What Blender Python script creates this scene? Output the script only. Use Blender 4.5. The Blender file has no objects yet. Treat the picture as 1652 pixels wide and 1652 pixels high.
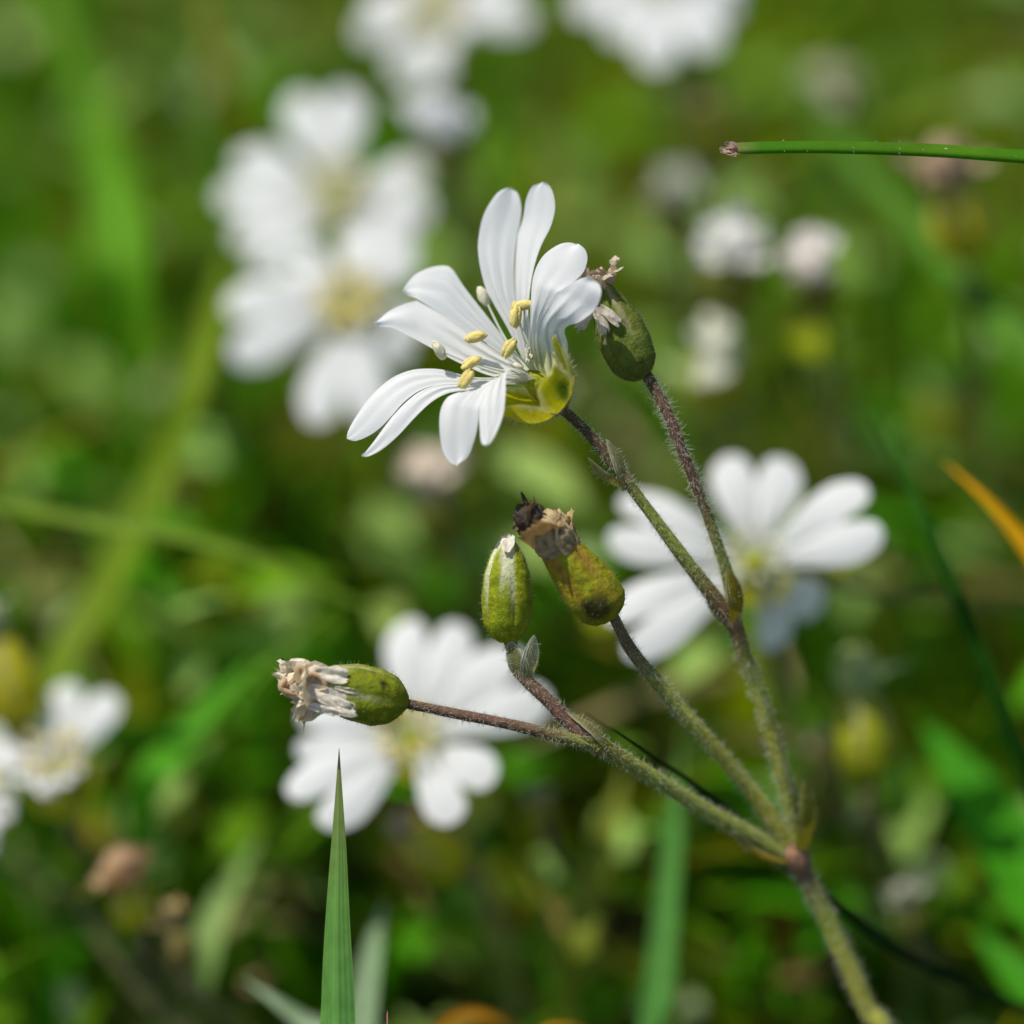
import bpy, math, random
import numpy as np
from mathutils import Vector, noise as mnoise

random.seed(7)
rng = np.random.default_rng(11)
C = bpy.context.scene.collection
sc = bpy.context.scene
# one Blender unit is one centimetre of the meadow
sc.unit_settings.system = 'METRIC'
sc.unit_settings.scale_length = 0.01

# ------------------------------------------------------------------ camera
PITCH = math.radians(35.0)
DIST = 30.0
WIDTH = 6.5
LOOK = np.array([0.0, 0.0, 6.5])                  # point in focus, 6.5 cm above the soil
FWD = np.array([0.0, math.cos(PITCH), -math.sin(PITCH)])
UP = np.array([0.0, math.sin(PITCH), math.cos(PITCH)])
RIGHT = np.array([1.0, 0.0, 0.0])
EYE = LOOK - FWD * DIST
cam_d = bpy.data.cameras.new('camera')
cam = bpy.data.objects.new('camera', cam_d)
C.objects.link(cam)
cam.location = EYE
cam.rotation_euler = (math.pi / 2 - PITCH, 0, 0)
cam_d.sensor_width = 24.0
cam_d.lens = 24.0 * DIST / WIDTH
cam_d.clip_start = 0.5
cam_d.clip_end = 5000.0
cam_d.dof.use_dof = True
cam_d.dof.focus_distance = DIST
APERTURE = 2.05                                    # diameter of the pupil, cm
cam_d.dof.aperture_fstop = cam_d.lens * 1e-3 / APERTURE
cam_d.dof.aperture_blades = 0
sc.camera = cam

# ------------------------------------------------------------------ sky and sun
to_sun = -0.40 * RIGHT + 0.80 * UP - 0.42 * FWD
to_sun = to_sun / np.linalg.norm(to_sun)
w = bpy.data.worlds.new('World')
sc.world = w
w.use_nodes = True
nt = w.node_tree
bg = nt.nodes['Background']
sky = nt.nodes.new('ShaderNodeTexSky')
sky.sky_type = 'NISHITA'
sky.sun_disc = False
sky.sun_elevation = math.asin(to_sun[2])
sky.sun_rotation = math.atan2(to_sun[0], to_sun[1])
nt.links.new(sky.outputs[0], bg.inputs[0])
bg.inputs[1].default_value = 0.11
sd = bpy.data.lights.new('sun', 'SUN')
sd.energy = 3.85
sd.angle = math.radians(0.5)
sd.color = (1.0, 0.95, 0.87)
sun = bpy.data.objects.new('sun', sd)
C.objects.link(sun)
sun.rotation_euler = Vector(to_sun).to_track_quat('Z', 'Y').to_euler()
sun.location = to_sun * 60
sc.view_settings.view_transform = 'Standard'
sc.view_settings.look = 'None'
sc.view_settings.gamma = 1.0
sc.view_settings.exposure = 0.25
sc.cycles.max_bounces = 8
sc.cycles.diffuse_bounces = 4
sc.cycles.transmission_bounces = 6
sc.cycles.use_denoising = True
sc.cycles.sample_clamp_indirect = 6.0

# ------------------------------------------------------------------ helpers
KPX = WIDTH / 1652.0


def P(px, py, d=0.0):
    """photo pixel (1652 wide) at d cm behind the plane in focus -> world point"""
    s = (DIST + d) / DIST * KPX
    return EYE + FWD * (DIST + d) + RIGHT * ((px - 826.0) * s) + UP * ((826.0 - py) * s)


def camvec(x, y, z):
    return RIGHT * x + UP * y + FWD * z


def unit(v):
    v = np.asarray(v, float)
    return v / max(np.linalg.norm(v), 1e-12)


def spline(pts, m, closed=False, ts=None):
    """Catmull-Rom through pts (n,k), resampled by arc length to m points (or at fractions ts)"""
    p = np.asarray(pts, float)
    n = len(p)
    if n == 2:
        dense = p[0] + (p[1] - p[0]) * np.linspace(0, 1, 24)[:, None]
    else:
        ext = np.vstack([2 * p[0] - p[1], p, 2 * p[-1] - p[-2]])
        out = []
        for i in range(n - 1):
            a, b, c, e = ext[i:i + 4]
            t = np.linspace(0, 1, 14, endpoint=False)[:, None]
            out.append(0.5 * ((2 * b) + (c - a) * t + (2 * a - 5 * b + 4 * c - e) * t ** 2 + (3 * b - a - 3 * c + e) * t ** 3))
        dense = np.vstack(out + [p[-1:]])
    k = min(3, dense.shape[1])
    seg = np.linalg.norm(np.diff(dense[:, :k], axis=0), axis=1)
    s = np.concatenate([[0], np.cumsum(seg)])
    s /= max(s[-1], 1e-12)
    q = np.linspace(0, 1, m) if ts is None else np.asarray(ts)
    return np.stack([np.interp(q, s, dense[:, j]) for j in range(dense.shape[1])], 1)


def curve_len(p):
    return float(np.linalg.norm(np.diff(np.asarray(p)[:, :3], axis=0), axis=1).sum())


class MB:
    """collects geometry for ONE mesh object, world coordinates, colour per vertex"""
    def __init__(s):
        s.v, s.f, s.c, s.uv, s.mi = [], [], [], [], []

    def add(s, verts, faces, col, uv=None, mi=0):
        b = len(s.v)
        verts = np.asarray(verts, float)
        n = len(verts)
        s.v.extend(map(tuple, verts))
        col = np.asarray(col, float)
        if col.ndim == 1:
            col = np.tile(col[:3], (n, 1))
        s.c.extend(map(tuple, col[:, :3]))
        if uv is None:
            uv = np.tile([0.0, 1.0], (n, 1))
        s.uv.extend(map(tuple, uv))
        for f in faces:
            s.f.append(tuple(b + i for i in f))
            s.mi.append(mi)
        return b

    def grid(s, G, col, uv=None, mi=0, wrap=False):
        """G (r,c,3)"""
        G = np.asarray(G)
        r, c = G.shape[:2]
        faces = []
        for i in range(r - 1):
            for j in range(c if wrap else c - 1):
                k = (j + 1) % c
                faces.append((i * c + j, i * c + k, (i + 1) * c + k, (i + 1) * c + j))
        col = np.asarray(col, float)
        if col.ndim == 3:
            col = col.reshape(-1, col.shape[-1])
        s.add(G.reshape(-1, 3), faces, col, None if uv is None else np.asarray(uv).reshape(-1, 2), mi)

    def tube(s, pts, rad, col, seg=10, caps=True, mi=0):
        pts = np.asarray(pts, float)
        n = len(pts)
        rad = np.broadcast_to(np.asarray(rad, float), (n,))
        T, N, B = frames(pts)
        a = np.linspace(0, 2 * math.pi, seg, endpoint=False)
        G = pts[:, None] + rad[:, None, None] * (np.cos(a)[None, :, None] * N[:, None] + np.sin(a)[None, :, None] * B[:, None])
        col = np.asarray(col, float)
        cc = np.repeat(col[:, None, :3], seg, 1) if col.ndim == 2 else col
        s.grid(G, cc, None, mi, wrap=True)
        if caps:
            for i, e in ((0, -1), (n - 1, 1)):
                tip = pts[i] + T[i] * e * rad[i] * 0.6
                ring = G[i]
                faces = [(j, (j + 1) % seg, seg) for j in range(seg)]
                s.add(np.vstack([ring, tip]), faces, col[i] if col.ndim == 2 else col, None, mi)

    def hairs(s, roots, dirs, length, rad, col=(0.70, 0.71, 0.56), mi=1):
        for p, d, L in zip(roots, dirs, np.broadcast_to(length, (len(roots),))):
            d = unit(d)
            t = unit(np.cross(d, (0.31, 0.77, 0.55)))
            b = np.cross(d, t)
            mid = p + d * L * 0.55 + t * L * random.uniform(-.1, .1) + b * L * random.uniform(-.1, .1)
            tip = p + d * L + t * L * random.uniform(-.3, .3) + b * L * random.uniform(-.3, .3)
            an = [0, 2.094, 4.189]
            r0 = [p + rad * (math.cos(a) * t + math.sin(a) * b) for a in an]
            r1 = [mid + .75 * rad * (math.cos(a) * t + math.sin(a) * b) for a in an]
            f = [(0, 1, 4, 3), (1, 2, 5, 4), (2, 0, 3, 5), (3, 4, 6), (4, 5, 6), (5, 3, 6)]
            s.add(r0 + r1 + [tip], f, col, None, mi)

    def build(s, name, mats, parent=None, smooth=True, origin=None):
        me = bpy.data.meshes.new(name)
        pw = np.array(parent['_w']) if parent is not None else np.zeros(3)
        o_w = np.array(origin) if origin is not None else (pw if parent is not None else np.mean(s.v, axis=0))
        V = np.asarray(s.v) - o_w
        me.from_pydata([tuple(x) for x in V], [], s.f)
        if not isinstance(mats, (list, tuple)):
            mats = [mats]
        for m in mats:
            me.materials.append(m)
        me.polygons.foreach_set('material_index', np.minimum(np.asarray(s.mi, np.int32), len(mats) - 1))
        me.polygons.foreach_set('use_smooth', np.full(len(s.f), smooth))
        ca = me.color_attributes.new('Col', 'FLOAT_COLOR', 'POINT')
        ca.data.foreach_set('color', np.hstack([np.asarray(s.c), np.ones((len(s.c), 1))]).ravel())
        ul = me.uv_layers.new(name='UVMap')
        li = np.empty(len(me.loops), np.int32)
        me.loops.foreach_get('vertex_index', li)
        ul.data.foreach_set('uv', np.asarray(s.uv)[li].ravel())
        me.update()
        o = bpy.data.objects.new(name, me)
        C.objects.link(o)
        if parent is not None:
            o.parent = parent
        o.location = o_w - pw
        o['_w'] = [float(x) for x in o_w]
        return o


def frames(pts):
    n = len(pts)
    T = np.gradient(pts, axis=0)
    T /= np.maximum(np.linalg.norm(T, axis=1)[:, None], 1e-12)
    N = np.zeros_like(T)
    ref = np.array([0.2, 0.1, 0.97]) if abs(T[0][2]) < 0.9 else np.array([1.0, 0.1, 0.0])
    N[0] = unit(np.cross(np.cross(T[0], ref), T[0]))
    for i in range(1, n):
        v = N[i - 1] - T[i] * np.dot(N[i - 1], T[i])
        N[i] = unit(v)
    return T, N, np.cross(T, N)


def empty(name, loc, label, cat, group=None):
    o = bpy.data.objects.new(name, None)
    C.objects.link(o)
    o.location = loc
    o.empty_display_size = 0.2
    o['_w'] = [float(x) for x in loc]
    return tag(o, label, cat, group)


def tag(o, label=None, cat=None, group=None, kind=None):
    if label:
        o['label'] = label
    if cat:
        o['category'] = cat
    if group:
        o['group'] = group
    if kind:
        o['kind'] = kind
    return o


# ------------------------------------------------------------------ materials
def leafy(name, trans=0.35, rough=0.5, var=0.25, scale=6.0, bump=0.15, spec=0.35, tint=(1.0, 1.12, 0.45), sat=1.0, veins=False):
    """thin plant tissue: colour from the mesh, mottled by noise, lets some light through"""
    m = bpy.data.materials.new(name)
    m.use_nodes = True
    t = m.node_tree
    t.nodes.clear()
    N = t.nodes.new
    L = t.links.new
    out = N('ShaderNodeOutputMaterial')
    at = N('ShaderNodeAttribute')
    at.attribute_name = 'Col'
    tc = N('ShaderNodeTexCoord')
    no = N('ShaderNodeTexNoise')
    no.inputs['Scale'].default_value = scale
    no.inputs['Detail'].default_value = 5
    no.inputs['Roughness'].default_value = 0.65
    L(tc.outputs['Object'], no.inputs['Vector'])
    mr = N('ShaderNodeMapRange')
    mr.inputs['From Min'].default_value = 0.25
    mr.inputs['From Max'].default_value = 0.75
    mr.inputs['To Min'].default_value = 1.0 - var
    mr.inputs['To Max'].default_value = 1.0 + var
    L(no.outputs['Fac'], mr.inputs['Value'])
    mul = N('ShaderNodeVectorMath')
    mul.operation = 'SCALE'
    L(at.outputs['Color'], mul.inputs[0])
    L(mr.outputs['Result'], mul.inputs['Scale'])
    colout = mul.outputs[0]
    heightout = no.outputs['Fac']
    if veins:
        # lengthwise veins across u
        uv = N('ShaderNodeUVMap')
        uv.uv_map = 'UVMap'
        sep = N('ShaderNodeSeparateXYZ')
        L(uv.outputs['UV'], sep.inputs[0])
        mm = N('ShaderNodeMath')
        mm.operation = 'MULTIPLY'
        mm.inputs[1].default_value = 2 * math.pi * 7
        L(sep.outputs['X'], mm.inputs[0])
        sn = N('ShaderNodeMath')
        sn.operation = 'SINE'
        L(mm.outputs[0], sn.inputs[0])
        ad = N('ShaderNodeMath')
        ad.operation = 'MULTIPLY_ADD'
        ad.inputs[1].default_value = 0.5
        L(sn.outputs[0], ad.inputs[0])
        L(no.outputs['Fac'], ad.inputs[2])
        heightout = ad.outputs[0]
        m2 = N('ShaderNodeMapRange')
        m2.inputs['From Min'].default_value = -1
        m2.inputs['From Max'].default_value = 1
        m2.inputs['To Min'].default_value = 0.955
        m2.inputs['To Max'].default_value = 1.035
        L(sn.outputs[0], m2.inputs['Value'])
        mu2 = N('ShaderNodeVectorMath')
        mu2.operation = 'SCALE'
        L(colout, mu2.inputs[0])
        L(m2.outputs['Result'], mu2.inputs['Scale'])
        colout = mu2.outputs[0]
    bs = N('ShaderNodeBsdfPrincipled')
    bs.inputs['Roughness'].default_value = rough
    bs.inputs['Specular IOR Level'].default_value = spec
    L(colout, bs.inputs['Base Color'])
    bp = N('ShaderNodeBump')
    bp.inputs['Strength'].default_value = bump
    bp.inputs['Distance'].default_value = 0.03
    L(heightout, bp.inputs['Height'])
    L(bp.outputs[0], bs.inputs['Normal'])
    if trans > 0:
        tr = N('ShaderNodeBsdfTranslucent')
        tm = N('ShaderNodeVectorMath')
        tm.operation = 'MULTIPLY'
        tm.inputs[1].default_value = tint
        L(colout, tm.inputs[0])
        L(tm.outputs[0], tr.inputs['Color'])
        mx = N('ShaderNodeMixShader')
        mx.inputs[0].default_value = trans
        L(bs.outputs[0], mx.inputs[1])
        L(tr.outputs[0], mx.inputs[2])
        L(mx.outputs[0], out.inputs['Surface'])
    else:
        L(bs.outputs[0], out.inputs['Surface'])
    return m


def petal_material():
    m = bpy.data.materials.new('petal_white')
    m.use_nodes = True
    t = m.node_tree
    t.nodes.clear()
    N = t.nodes.new
    L = t.links.new
    out = N('ShaderNodeOutputMaterial')
    at = N('ShaderNodeAttribute')
    at.attribute_name = 'Col'
    uv = N('ShaderNodeUVMap')
    uv.uv_map = 'UVMap'
    sep = N('ShaderNodeSeparateXYZ')
    L(uv.outputs['UV'], sep.inputs[0])
    # wobble the veins a little
    no = N('ShaderNodeTexNoise')
    no.inputs['Scale'].default_value = 5.0
    no.inputs['Detail'].default_value = 3
    L(uv.outputs['UV'], no.inputs['Vector'])
    wob = N('ShaderNodeMath')
    wob.operation = 'MULTIPLY_ADD'
    wob.inputs[1].default_value = 0.10
    L(no.outputs['Fac'], wob.inputs[0])
    L(sep.outputs['X'], wob.inputs[2])
    k = N('ShaderNodeMath')
    k.operation = 'MULTIPLY'
    k.inputs[1].default_value = 2 * math.pi * 5.5
    L(wob.outputs[0], k.inputs[0])
    sn = N('ShaderNodeMath')
    sn.operation = 'COSINE'
    L(k.outputs[0], sn.inputs[0])
    pw = N('ShaderNodeMapRange')
    pw.interpolation_type = 'SMOOTHSTEP'
    pw.inputs['From Min'].default_value = 0.35
    pw.inputs['From Max'].default_value = 1.0
    L(sn.outputs[0], pw.inputs['Value'])
    fade = N('ShaderNodeMapRange')
    fade.inputs['From Min'].default_value = 0.66
    fade.inputs['From Max'].default_value = 0.22
    L(sep.outputs['Y'], fade.inputs['Value'])
    ln = N('ShaderNodeMath')
    ln.operation = 'MULTIPLY'
    L(pw.outputs[0], ln.inputs[0])
    L(fade.outputs[0], ln.inputs[1])
    mix = N('ShaderNodeMix')
    mix.data_type = 'RGBA'
    fm = N('ShaderNodeMath')
    fm.operation = 'MULTIPLY'
    fm.inputs[1].default_value = 0.72
    L(ln.outputs[0], fm.inputs[0])
    L(fm.outputs[0], mix.inputs['Factor'])
    L(at.outputs['Color'], mix.inputs[6])
    mix.inputs[7].default_value = (0.40, 0.43, 0.41, 1)
    bp = N('ShaderNodeBump')
    bp.invert = True
    bp.inputs['Strength'].default_value = 0.5
    bp.inputs['Distance'].default_value = 0.02
    fine = N('ShaderNodeTexNoise')
    fine.inputs['Scale'].default_value = 90.0
    tc = N('ShaderNodeTexCoord')
    L(tc.outputs['Object'], fine.inputs['Vector'])
    hs = N('ShaderNodeMath')
    hs.operation = 'MULTIPLY_ADD'
    hs.inputs[1].default_value = 0.22
    L(fine.outputs['Fac'], hs.inputs[0])
    L(ln.outputs[0], hs.inputs[2])
    L(hs.outputs[0], bp.inputs['Height'])
    bs = N('ShaderNodeBsdfPrincipled')
    bs.inputs['Roughness'].default_value = 0.7
    bs.inputs['Specular IOR Level'].default_value = 0.1
    L(mix.outputs[2], bs.inputs['Base Color'])
    L(bp.outputs[0], bs.inputs['Normal'])
    tr = N('ShaderNodeBsdfTranslucent')
    L(mix.outputs[2], tr.inputs['Color'])
    mx = N('ShaderNodeMixShader')
    mx.inputs[0].default_value = 0.40
    L(bs.outputs[0], mx.inputs[1])
    L(tr.outputs[0], mx.inputs[2])
    L(mx.outputs[0], out.inputs['Surface'])
    return m


M_petal = petal_material()
M_sepal = leafy('sepal_green', trans=0.42, var=0.26, scale=18, bump=0.4, rough=0.75, spec=0.08, tint=(1.35, 1.2, 0.35), veins=True)
M_bud = leafy('bud_green', trans=0.18, var=0.4, scale=18, bump=0.8, rough=0.7, spec=0.12, tint=(1.2, 1.2, 0.4))
M_stem = leafy('stem_skin', trans=0.0, var=0.45, scale=26, bump=0.8, rough=0.7, spec=0.12)
M_hair = leafy('plant_hair', trans=0.45, var=0.0, rough=0.4, bump=0.0, tint=(1, 1, 1))
M_grass = leafy('grass_blade', trans=0.52, var=0.22, scale=3, bump=0.2, rough=0.6, spec=0.10, tint=(1.05, 1.25, 0.4))
M_blade = leafy('striped_blade', trans=0.38, var=0.2, scale=9, bump=0.16, rough=0.55, spec=0.14, tint=(1.0, 1.2, 0.4), veins=True)
M_thick = leafy('thick_blade', trans=0.06, var=0.2, scale=9, bump=0.3, rough=0.7, spec=0.05)
M_leaf = leafy('downy_leaf', trans=0.4, var=0.2, scale=5, bump=0.3, rough=0.75, spec=0.12, tint=(1.0, 1.15, 0.5))
M_dry = leafy('dry_tissue', trans=0.35, var=0.35, scale=11, bump=0.6, rough=0.75, spec=0.15, tint=(1.0, 0.85, 0.6))
M_pollen = leafy('pollen', trans=0.1, var=0.15, scale=60, bump=0.6, rough=0.7, spec=0.1, tint=(1, 1, 0.6))
M_fila = leafy('filament', trans=0.4, var=0.05, bump=0.0, rough=0.4, tint=(1, 1, 0.95))

WHITE = np.array([0.87, 0.865, 0.85])
THROAT = np.array([0.62, 0.66, 0.22])


# ------------------------------------------------------------------ setting: soil
def soil_material():
    m = bpy.data.materials.new('soil')
    m.use_nodes = True
    t = m.node_tree
    bs = t.nodes['Principled BSDF']
    no = t.nodes.new('ShaderNodeTexNoise')
    no.inputs['Scale'].default_value = 1.6
    no.inputs['Detail'].default_value = 8
    tc = t.nodes.new('ShaderNodeTexCoord')
    t.links.new(tc.outputs['Object'], no.inputs['Vector'])
    cr = t.nodes.new('ShaderNodeValToRGB')
    cr.color_ramp.elements[0].position = 0.35
    cr.color_ramp.elements[0].color = (0.018, 0.016, 0.007, 1)
    cr.color_ramp.elements[1].position = 0.7
    cr.color_ramp.elements[1].color = (0.06, 0.045, 0.02, 1)
    t.links.new(no.outputs['Fac'], cr.inputs['Fac'])
    t.links.new(cr.outputs['Color'], bs.inputs['Base Color'])
    bs.inputs['Roughness'].default_value = 0.95
    bp = t.nodes.new('ShaderNodeBump')
    bp.inputs['Strength'].default_value = 0.8
    bp.inputs['Distance'].default_value = 0.4
    t.links.new(no.outputs['Fac'], bp.inputs['Height'])
    t.links.new(bp.outputs[0], bs.inputs['Normal'])
    return m


xs = np.concatenate([[-1500, -500, -150, -60], np.linspace(-30, 30, 41), [60, 150, 500, 1500]])
ys = np.concatenate([[-1500, -500, -150, -60], np.linspace(-25, 45, 47), [80, 200, 600, 2000]])
G = np.zeros((len(ys), len(xs), 3))
for i, yy in enumerate(ys):
    for j, xx in enumerate(xs):
        G[i, j] = (xx, yy, 0.35 * mnoise.noise(Vector((xx * .25, yy * .25, 0))) - 0.1)
b = MB()
b.grid(G, (0.05, 0.04, 0.02))
tag(b.build('ground', soil_material(), origin=(0, 0, 0)), kind='structure')


# ------------------------------------------------------------------ setting: turf (uncountable)
def zmax(y, d0):
    """how tall turf may stand at y so that it stays d0 cm or more behind the plane in focus"""
    return np.maximum(0.8, LOOK[2] - (d0 - math.cos(PITCH) * y) / math.sin(PITCH))


def ribbons(n, xr, yr, hmin, hmax, wmin, wmax, pal, pw, lean, d0, droop=0.6, nseg=6, lie=False, z0=(0, 0), wide=(0.0, 0.35, 1.0)):
    """vectorised curved strips: returns verts, faces, colours, uv"""
    x = rng.uniform(*xr, n)
    y = rng.uniform(*yr, n)
    if True:
        base_z = rng.uniform(z0[0], z0[1] + 1e-6, n)
    L = rng.uniform(hmin, hmax, n)
    base_z = np.minimum(base_z, np.maximum(zmax(y, d0) - .6, 0.05))
    if not lie:
        lim = zmax(y, d0)
        L = np.minimum(L, np.maximum(lim - base_z, 0.3))
    W = rng.uniform(wmin, wmax, n)
    az = rng.uniform(0, 2 * math.pi, n)
    el0 = np.radians(rng.uniform(lean[0], lean[1], n))
    dr = rng.uniform(0.2, 1.0, n) * droop
    tw = rng.uniform(-0.8, 0.8, n)
    t = np.linspace(0, 1, nseg + 1)
    el = el0[:, None] - dr[:, None] * t[None, :] * 1.6
    hx = np.cos(el)
    hz = np.sin(el)
    ds = (L / nseg)[:, None]
    cx = np.concatenate([np.zeros((n, 1)), np.cumsum(hx[:, :-1] * ds, 1)], 1)
    cz = np.concatenate([np.zeros((n, 1)), np.cumsum(hz[:, :-1] * ds, 1)], 1)
    px = x[:, None] + cx * np.cos(az)[:, None]
    py = y[:, None] + cx * np.sin(az)[:, None]
    pz = base_z[:, None] + cz
    cen = np.stack([px, py, pz], 2)
    side = np.stack([-np.sin(az), np.cos(az), np.zeros(n)], 1)[:, None, :]
    nor = np.stack([-hz * np.cos(az)[:, None], -hz * np.sin(az)[:, None], hx], 2)
    a = (tw[:, None] * t[None, :])[:, :, None]
    sd_ = side * np.cos(a) + nor * np.sin(a)
    nr_ = -side * np.sin(a) + nor * np.cos(a)
    if wide[2] > 1:                                 # ovate leaf
        prof = np.maximum(np.sin(math.pi * np.clip(t * .96 + .04, 0, 1) ** .85), 0.0) ** .75 + .02
    else:
        prof = np.interp(t, [0, wide[1], 1.0], [max(wide[0], .35), 1.0, 0.03])
    vf = .15 if wide[2] > 1 else .35
    hw = 0.5 * W[:, None] * prof[None, :]
    A = cen - sd_ * hw[:, :, None] + nr_ * hw[:, :, None] * vf
    B = cen
    D = cen + sd_ * hw[:, :, None] + nr_ * hw[:, :, None] * vf
    V = np.stack([A, B, D], 2).reshape(-1, 3)
    pal = np.asarray(pal)
    ci = rng.choice(len(pal), n, p=np.asarray(pw) / np.sum(pw))
    col = pal[ci] * rng.uniform(0.75, 1.25, (n, 1)) * rng.uniform(0.93, 1.07, (n, 3))
    Cc = np.repeat(col, 3 * (nseg + 1), 0)
    R = nseg + 1
    idx = np.arange(n)[:, None, None] * (3 * R) + np.arange(nseg)[None, :, None] * 3
    q = []
    for j in (0, 1):
        q.append(np.concatenate([idx + j, idx + j + 1, idx + j + 4, idx + j + 3], 2))
    F = np.concatenate(q, 1).reshape(-1, 4)
    return V, F, Cc


def stuff_mesh(name, sets, mat, label, cat):
    V = np.vstack([s[0] for s in sets])
    off = np.cumsum([0] + [len(s[0]) for s in sets[:-1]])
    F = np.vstack([s[1] + o for s, o in zip(sets, off)])
    Cc = np.vstack([s[2] for s in sets])
    me = bpy.data.meshes.new(name)
    me.vertices.add(len(V))
    me.vertices.foreach_set('co', V.ravel())
    me.loops.add(F.size)
    me.loops.foreach_set('vertex_index', F.ravel().astype(np.int32))
    me.polygons.add(len(F))
    me.polygons.foreach_set('loop_start', np.arange(0, F.size, 4, dtype=np.int32))
    me.polygons.foreach_set('loop_total', np.full(len(F), 4, np.int32))
    me.update(calc_edges=True)
    me.polygons.foreach_set('use_smooth', np.full(len(F), True))
    ca = me.color_attributes.new('Col', 'FLOAT_COLOR', 'POINT')
    ca.data.foreach_set('color', np.hstack([Cc, np.ones((len(Cc), 1))]).ravel())
    me.materials.append(mat)
    me.validate()
    o = bpy.data.objects.new(name, me)
    C.objects.link(o)
    return tag(o, label, cat, kind='stuff')


GREEN = (0.120, 0.255, 0.004)
VIVID = (0.085, 0.310, 0.004)
LIME = (0.265, 0.300, 0.006)
OLIVE = (0.260, 0.195, 0.010)
DEEP = (0.030, 0.095, 0.005)
PALE = (0.320, 0.480, 0.110)
BROWN = (0.210, 0.150, 0.045)
pal = [GREEN, VIVID, LIME, OLIVE, DEEP]
near = ((-9, 9), (-1.5, 26))
wide_ = ((-26, 26), (-8, 42))
D0 = 3.7
stuff_mesh('grass', [
    ribbons(2800, *near, 1.5, 6.2, 0.08, 0.24, pal, [.30, .20, .22, .08, .20], (35, 88), D0),
    ribbons(450, *near, 2.5, 6.5, 0.22, 0.4, pal, [.36, .26, .20, .08, .10], (30, 80), D0 + .6),
    ribbons(4200, *wide_, 1.5, 5.8, 0.16, 0.36, pal, [.31, .21, .24, .09, .15], (35, 88), D0),
    ribbons(420, (-7, 7), (0, 22), 3.0, 6.5, 0.05, 0.11, [LIME, PALE, GREEN, OLIVE], [.35, .2, .3, .15], (15, 65), 3.1, droop=.35),
], M_grass, 'green meadow grass growing all over the ground behind the flowers', 'grass')
stuff_mesh('small_leaves', [
    ribbons(320, (-7, 7), (0, 20), 0.3, 0.6, 0.16, 0.28, [(.42, .52, .22), PALE, LIME], [.4, .4, .2], (-10, 40), 3.3, droop=.4, z0=(1.5, 5.2), wide=(.3, .45, 2), nseg=9),
    ribbons(1900, *near, 0.4, 1.0, 0.16, 0.36, [PALE, GREEN, DEEP, VIVID], [.34, .30, .08, .28], (-10, 60), D0, droop=.5, z0=(0.3, 4.0), wide=(.3, .45, 2), nseg=9),
    ribbons(2200, *wide_, 0.5, 1.2, 0.28, 0.5, [PALE, GREEN, DEEP, VIVID], [.24, .32, .14, .30], (-10, 60), D0, droop=.5, z0=(0.3, 3.8), wide=(.3, .45, 2), nseg=9),
], M_leaf, 'small downy leaves of low plants tangled among the grass', 'ground cover')
stuff_mesh('dry_grass', [
    ribbons(550, *near, 1.0, 3.5, 0.05, 0.16, [BROWN, OLIVE, (.40, .31, .14)], [.5, .3, .2], (-5, 30), D0, droop=.3, z0=(0.3, 3.4)),
    ribbons(900, *wide_, 1.0, 3.5, 0.05, 0.14, [BROWN, OLIVE, (.40, .31, .14)], [.5, .3, .2], (-5, 30), D0, droop=.3, z0=(0.3, 3.2)),
], M_dry, 'brown dry stalks lying in the turf', 'dry grass')


# ------------------------------------------------------------------ builders for plants
def petal_mesh(oL, oR, mid, iL, iR, bulge=0.03, ndir=None, n=34, m=7, col_throat=THROAT, throat_v=0.16, pleat=0.0, seed=0, ruffle=0.012):
    """a two-lobed petal: outer edges base->tip, middle line base->notch, inner lobe edges notch->tip"""
    b = MB()
    ndir = unit(ndir if ndir is not None else -FWD)
    tot = 0
    n1 = None
    for side, (O, I) in enumerate(((oL, iL), (oR, iR))):
        lm, li = curve_len(mid), curve_len(I)
        f = lm / (lm + li)
        k1 = int(round(n * f))
        if n1 is None:
            n1 = k1
        k1 = n1
        A = spline(mid, k1 + 1)
        Bc = spline(I, n - k1 + 1)
        inner = np.vstack([A, Bc[1:]])
        ts = np.concatenate([np.linspace(0, f, k1 + 1), np.linspace(f, 1, n - k1 + 1)[1:]])
        outer = spline(O, n + 1, ts=ts)
        sv = np.linspace(0, 1, m)
        Gd = outer[:, None] * (1 - sv)[None, :, None] + inner[:, None] * sv[None, :, None]
        v = np.linspace(0, 1, n + 1)
        wloc = np.linalg.norm(outer - inner, axis=1)
        prof = np.sin(math.pi * sv)[None, :] * (wloc / max(wloc.max(), 1e-9))[:, None] * (1.0 - 0.55 * v)[:, None] * bulge
        rip = np.array([[mnoise.noise(Vector((s_ * 2.2 + side * 5.3 + seed * 7.1, vv * 3.0, seed * 1.7))) for s_ in sv] for vv in v]) * ruffle * v[:, None]
        if pleat:                                       # lengthwise folds that run out towards the tip
            fd = np.clip((.85 - v) / .5, 0, 1) * np.clip(v / .1, 0, 1)
            rip = rip + pleat * fd[:, None] * np.cos(2 * math.pi * 2.75 * sv + 1.1 * np.sin(v * 5 + seed)[:, None])
        Gd = Gd + ndir[None, None] * (prof + rip)[:, :, None]
        u = np.broadcast_to((sv * 0.5 if side == 0 else 1 - sv * 0.5)[None, :], (n + 1, m))
        uv = np.stack([u, np.broadcast_to(v[:, None], (n + 1, m))], 2)
        mixv = np.clip(1 - v / max(throat_v, 1e-6), 0, 1)[:, None, None] ** 0.8
        col = WHITE[None, None] * (1 - mixv) + col_throat[None, None] * mixv
        col = np.broadcast_to(col, (n + 1, m, 3))
        b.grid(Gd, col, uv)
    return b


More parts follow.
